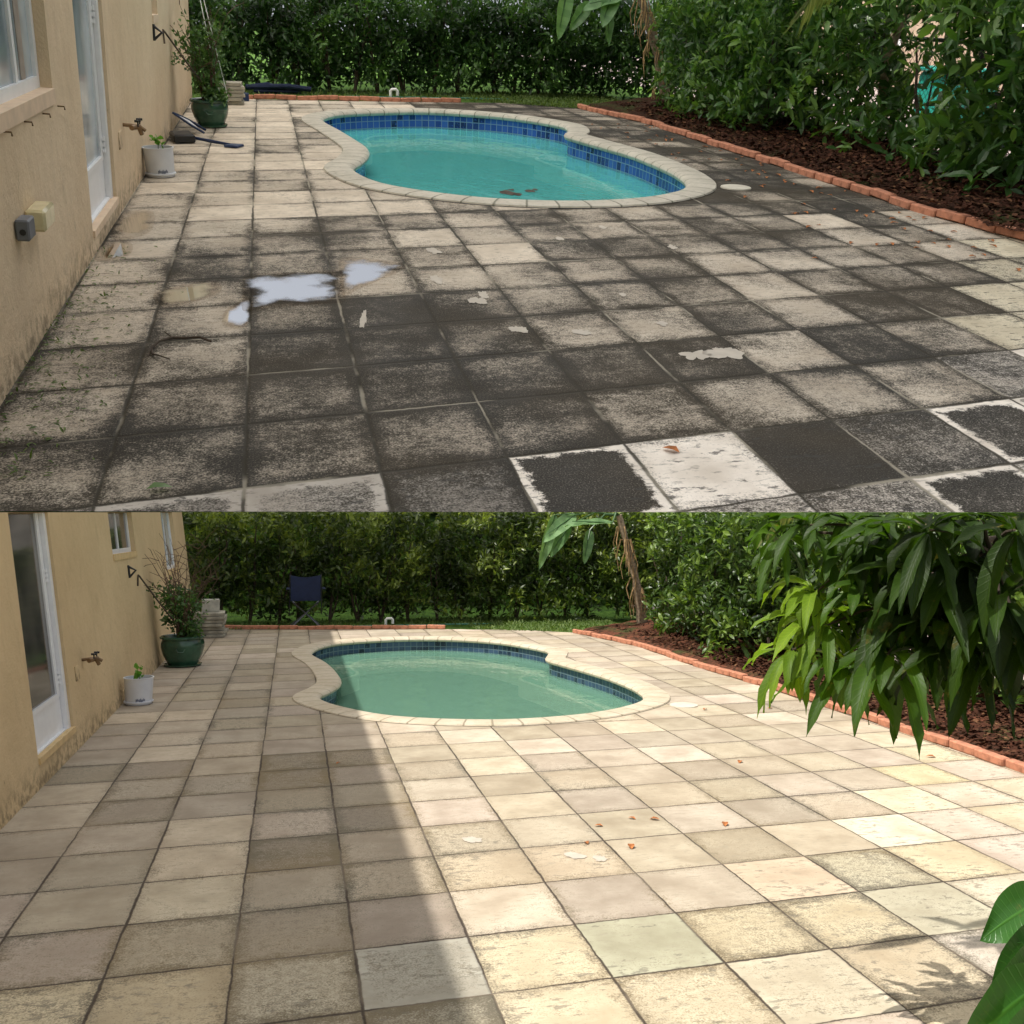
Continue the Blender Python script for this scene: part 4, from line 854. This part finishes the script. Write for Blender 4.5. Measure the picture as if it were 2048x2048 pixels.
r = root('teal_bin', 'A', (8.35, 11.6, 0), 'teal waste bin half hidden behind the chain link fence', 'bin')
m_ = MB(); m_.box((8.35, 11.6, .36), (.7, .7, .72), bev=.04); build('body', m_, M['teal'], 'A', r); m_ = MB(); m_.box((8.33, 11.6, .75), (.78, .78, .06), bev=.02); build('lid', m_, M['teal'], 'A', r)
# ------------------------------------------------------------------ mango tree hanging into the lower view
def lance(m_, base, d, L, w, droop, var, out, n=8, twist=0.):
    base = Vector(base); d = Vector(d).normalized(); sd_ = d.cross(Vector((math.sin(twist), -.25, math.cos(twist)))).normalized(); V = []; c = base.copy(); ph = random.uniform(0, 6)
    for i in range(n+1):
        f = i/n; ww = w*.5*math.sin(math.pi*min(1, f*.965+.035))**.85*(1.15-.35*f); nn = sd_.cross(d)
        V += [c-sd_*ww+nn*(ww*.45+.006*math.sin(f*19+ph)), c-sd_*ww*.5+nn*ww*.16, c, c+sd_*ww*.5+nn*ww*.16, c+sd_*ww+nn*(ww*.45+.004*math.sin(f*14+ph+2))]
        c = c+d*(L/n); d = (d+Vector((0, 0, -1))*droop/n*1.6).normalized()
    m_.uv = (m_.uv or [])+[(q, i/n, ph) for i in range(n+1) for q in (-1, -.5, 0, .5, 1)]
    m_.add(V, [(i*5+k, i*5+k+1, (i+1)*5+k+1, (i+1)*5+k) for i in range(n) for k in range(4)]); out += [max(0, min(1, var))]*(4*n)
def pix(px, py, dep):   # a point at camera depth dep
    q = RB @ np.array([(px-1024)/1950*dep, (py-1024)/1950*dep, dep]); return Vector((float(q[0]), float(q[1]), float(q[2])+HB))
mt = root('mango_tree', 'B', (3.6, 3.0, 0), 'mango tree branches with long drooping leaves hanging in from the right', 'tree')
m_ = MB(); m_.tube([(3.6, 3.0, -.02), (3.58, 3.05, .8), (3.5, 3.1, 1.5), (3.45, 3.1, 2.0)], [.11, .09, .085, .08], 12); build('trunk', m_, M['stem'], 'B', mt, clip=False)
for e in ((2.9, 2.5, 3.9), (3.2, 1.6, 4.0), (3.6, 2.6, 4.1)):
    m_ = MB(); m_.tube([(3.46, 3.1, 1.9), (3.42, 3.0, 2.7), e, (e[0]-1.0, e[1]-.2, 4.1), (e[0]-1.9, e[1]-.3, 4.0)], [.07, .055, .04, .025, .01], 8); build('limb', m_, M['stem'], 'B', mt, clip=False)
NODES = [pix(1790, 1085, 2.85), pix(1985, 1110, 2.65), pix(1850, 1210, 2.8)]
for q in NODES:
    m_ = MB(); m_.tube([q, q.lerp(Vector((3.5, 3.1, 1.5)), .35)+Vector((0, 0, .03)), q.lerp(Vector((3.5, 3.1, 1.5)), .7)+Vector((0, .03, 0)), (3.52, 3.1, 1.45)], [.008, .013, .02, .03], 8); build('limb', m_, M['stem'], 'B', mt)
RC = [  # rosette centre px, depth, tone (backlit left, shaded right painted in), leaves, length
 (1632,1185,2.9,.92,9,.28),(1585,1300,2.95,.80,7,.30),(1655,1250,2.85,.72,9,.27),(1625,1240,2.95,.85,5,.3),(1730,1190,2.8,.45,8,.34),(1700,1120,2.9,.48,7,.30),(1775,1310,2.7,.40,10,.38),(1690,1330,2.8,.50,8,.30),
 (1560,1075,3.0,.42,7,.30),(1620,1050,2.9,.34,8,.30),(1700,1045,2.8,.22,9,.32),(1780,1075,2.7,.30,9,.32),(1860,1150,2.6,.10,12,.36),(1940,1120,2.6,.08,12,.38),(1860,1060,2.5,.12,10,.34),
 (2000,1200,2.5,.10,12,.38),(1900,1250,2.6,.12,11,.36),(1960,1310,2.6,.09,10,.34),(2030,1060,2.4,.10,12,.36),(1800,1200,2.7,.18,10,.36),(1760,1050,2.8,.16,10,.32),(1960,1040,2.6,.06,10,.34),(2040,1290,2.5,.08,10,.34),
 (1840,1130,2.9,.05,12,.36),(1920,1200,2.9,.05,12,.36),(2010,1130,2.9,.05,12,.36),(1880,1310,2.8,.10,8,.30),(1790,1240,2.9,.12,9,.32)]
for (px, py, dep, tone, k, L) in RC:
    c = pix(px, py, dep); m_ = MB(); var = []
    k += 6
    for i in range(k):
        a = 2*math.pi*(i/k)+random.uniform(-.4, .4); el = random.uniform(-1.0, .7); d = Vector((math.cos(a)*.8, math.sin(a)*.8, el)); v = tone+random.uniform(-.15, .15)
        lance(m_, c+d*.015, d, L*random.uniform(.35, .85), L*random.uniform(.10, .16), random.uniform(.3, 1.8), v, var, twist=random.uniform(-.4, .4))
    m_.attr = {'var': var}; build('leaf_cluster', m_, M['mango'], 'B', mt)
    tgt = min(NODES, key=lambda q: (q-c).length); m2 = MB(); m2.tube([c, c.lerp(tgt, .35)+Vector((0, 0, .02)), c.lerp(tgt, .7)+Vector((0, .01, .02)), tgt], [.003, .004, .006, .008], 6); build('branch', m2, M['stem'], 'B', mt)
# the rest of the crown, above and beside the photographer
m_ = MB(); var = []
for i in range(1000):
    c = Vector((random.uniform(.45, 3.9), random.uniform(1.3, 2.75), random.uniform(3.6, 4.3))); a = random.uniform(0, 6.28)
    if c.x < .9 and random.random() < .5: continue
    lance(m_, c, (math.cos(a)*.8, math.sin(a)*.8, random.uniform(-.8, .2)), random.uniform(.2, .34), .06, 1., .3, var, n=5)
m_.attr = {'var': var}; build('crown', m_, M['mango'], 'B', mt, clip=False)
# broad leaves at the lower right corner
pl = root('broad_leaf_plant', 'B', (1.9, 1.6, 0), 'broad glossy leaves at the bottom right corner of the lower view', 'plant')
for (bx, by, tx, ty, dep, L, w, v, dr) in ((2105, 1795, 1955, 1848, 1.9, .19, .10, .55, .25), (2120, 1860, 1945, 1935, 1.85, .20, .085, .15, .5), (2100, 1900, 1950, 1985, 1.8, .20, .09, .2, .7), (2110, 1955, 1905, 2060, 1.7, .24, .13, .5, .35), (2140, 2020, 1985, 2100, 1.65, .2, .10, .6, .3)):
    m_ = MB(); var = []; b_ = pix(bx, by, dep); lance(m_, b_, pix(tx, ty, dep-.06)-b_, L, w, dr, v, var, n=16, twist=1.2); m_.attr = {'var': [v]*len(var)}; lf = build('leaf', m_, M['broad'], 'B', pl)
    m_ = MB(); m_.tube([(1.9, 1.6, -.02), Vector((1.9, 1.6, .3)).lerp(b_, .6), b_], [.012, .01, .008], 6); build('leaf_stalk', m_, M['plant'], 'B', lf)
# ------------------------------------------------------------------ puddles, twig, fallen leaves
PUD = NT('puddle'); h_ = PUD.noise(30, 2); g = PUD.n.new('ShaderNodeBsdfGlossy'); g.inputs['Roughness'].default_value = .03; g.inputs[0].default_value = (.95, .97, 1, 1)
tr = PUD.n.new('ShaderNodeBsdfTransparent'); PUD.put(tr.inputs[0], (.9, .88, .86)); mx = PUD.n.new('ShaderNodeMixShader'); lw = PUD.n.new('ShaderNodeFresnel'); lw.inputs[0].default_value = 1.6
fe = PUD.sep(PUD.attrv('grid'))[0]; fe = PUD.mr(PUD.math('ADD', fe, PUD.math('MULTIPLY', PUD.math('SUBTRACT', PUD.noise(4.5, 7, .6), .5), 2.1)), .26, .80)
PUD.put(mx.inputs[0], PUD.math('MULTIPLY', PUD.mr(lw.outputs[0], 0, .32, .1, 1.), fe)); PUD.put(mx.inputs[1], tr.outputs[0]); PUD.put(mx.inputs[2], g.outputs[0]); PUDM = PUD.end(mx.outputs[0])
def puddle(pts, label):
    P = [Vector((*fl('A', *p), 0)) for p in pts]; A, _ = smooth_loop([p[:2] for p in P], 120, 1); out = []
    c = A.mean(0)
    V = []; uv = []; F = []; rs = (1.12, .9, .7, .45, .2); n_ = len(A)
    for q, f in enumerate(rs):
        for p in A: V.append((*(c+(p-c)*f), .0045)); uv.append(((0, .35, .6, .85, 1.)[q], 0, 0))
    V.append((*c, .0045)); uv.append((1., 0, 0))
    F = [(q*n_+i, q*n_+(i+1) % n_, (q+1)*n_+(i+1) % n_, (q+1)*n_+i) for q in range(len(rs)-1) for i in range(n_)]+[((len(rs)-1)*n_+i, (len(rs)-1)*n_+(i+1) % n_, len(V)-1) for i in range(n_)]
    m_ = MB(); m_.add(V, F); m_.uv = uv; ident(build('puddle', m_, PUDM, 'A', smooth=False), label, 'puddle', 'puddles on the paving, upper view')
puddle([(498, 556), (520, 552), (580, 549), (650, 545), (672, 546), (676, 560), (679, 590), (678, 602), (640, 606), (560, 612), (510, 618), (496, 616), (496, 590)], 'large bright puddle reflecting the sky, middle left of the upper view')
puddle([(690, 520), (780, 528), (800, 540), (720, 575), (690, 590), (685, 550)], 'thin streaky wet patch touching the right end of the large puddle')
puddle([(250, 430), (300, 425), (300, 460), (265, 475), (235, 478), (228, 460)], 'thin wet patch along the wall beyond the door, upper view')
puddle([(215, 487), (258, 488), (255, 510), (200, 522), (195, 505)], 'thin wet patch along the wall beside the door, upper view')
puddle([(320, 585), (420, 565), (435, 585), (380, 605), (330, 612)], 'thin wet film left of the large puddle, upper view')
puddle([(455, 622), (500, 600), (497, 640), (480, 655), (450, 648)], 'small wet patch below the left end of the large puddle')
m_ = MB(); tw = [(422, 688), (400, 682), (375, 679), (345, 680), (320, 690), (303, 700), (306, 712), (318, 719), (340, 723)]
m_.tube([(*fl('A', *p), .012+.006*math.sin(i*2)) for i, p in enumerate(tw)], [.006, .0055, .005, .0065, .005, .006, .005, .004, .003], 6)
m_.tube([(*fl('A', 303, 700), .012), (*fl('A', 296, 718), .012)], [.004, .002], 5); m_.tube([(*fl('A', 345, 680), .012), (*fl('A', 330, 672), .02)], [.004, .002], 5)
ident(build('twig', m_, M['stem'], 'A'), 'dark curved fallen twig on the paving near the wall', 'twig')
def dead(Y, spots, label, group):
    C = np.zeros((1, 3)); mb = leafmesh(C, np.array([[0, 1., .25]]), np.array([[0, 0, 1.]]), np.array([.055]), np.array([.015]), np.array([.5]), .5)
    V = mb.v; lo = min(v[2] for v in V); mb.v = [(a, b-.027, c-lo+.002) for a, b, c in V]; first = None
    for (x, y) in spots:
        s_ = random.uniform(.7, 1.25); Mx = T[Y] @ Matrix.Translation((x, y, .0)) @ Matrix.Rotation(random.uniform(0, 6.28), 4, 'Z') @ Matrix.Scale(s_, 4)
        if first is None: first = ident(build('fallen_leaf', mb, M['dead'], Y, origin=(0, 0, 0)), label, 'leaf', group); first.matrix_world = Mx
        else: dup(first, Mx)
sp = []
while len(sp) < 95:
    y = random.uniform(4.6, 12.5); x = 4.68-abs(random.gauss(0, .55))
    if not inside(offset(LA, .1).tolist(), x, y): sp.append((x, y))
sp += [fl('A', 1342, 903), fl('A', 1833, 497), fl('A', 1630, 518)]
dead('A', sp, 'dry orange brown leaf fallen on the paving, upper view', 'fallen leaves on the paving, upper view')
dead('B', [fl('B', *p) for p in ((1198, 1653), (1264, 1638), (1309, 1640), (1173, 1687), (1262, 1695), (1480, 1525), (1450, 1650), (1862, 1515), (1410, 1420), (1540, 1418), (677, 1527))], 'dry orange leaf fallen on the paving, lower view', 'fallen leaves on the paving, lower view')
m_ = MB()
for (px, py, w) in ((1015, 385, 14), (1060, 382, 9), (1035, 388, 8), (1022, 379, 6), (1005, 383, 5), (1070, 379, 5)):
    c = fl('A', px, py, WZ['A']+.004); m_.add([(c[0]+w*.004*math.cos(t)*1.3, c[1]+w*.011*math.sin(t)*random.uniform(.4, 1), WZ['A']+.004) for t in [k*6.283/9 for k in range(9)]], [tuple(range(9))])
ident(build('floating_debris', m_, M['stem'], 'A', smooth=False), 'small patch of dark leaf litter floating near the front edge of the upper pool', 'debris')
q_ = fl('A', 318, 984); m_ = leafmesh(np.array([[q_[0]-.035, q_[1], .012]]), np.array([[1., .15, .1]]), np.array([[0, 0, 1.]]), np.array([.075]), np.array([.018]), np.array([.8]), .5); ident(build('green_leaf', m_, M['plant'], 'A'), 'single fresh green leaf lying near the bottom left of the upper view', 'leaf')
for o in S.objects:
    for k in ('lx', 'ly', 'lz', 'yard'):
        if k in o: del o[k]
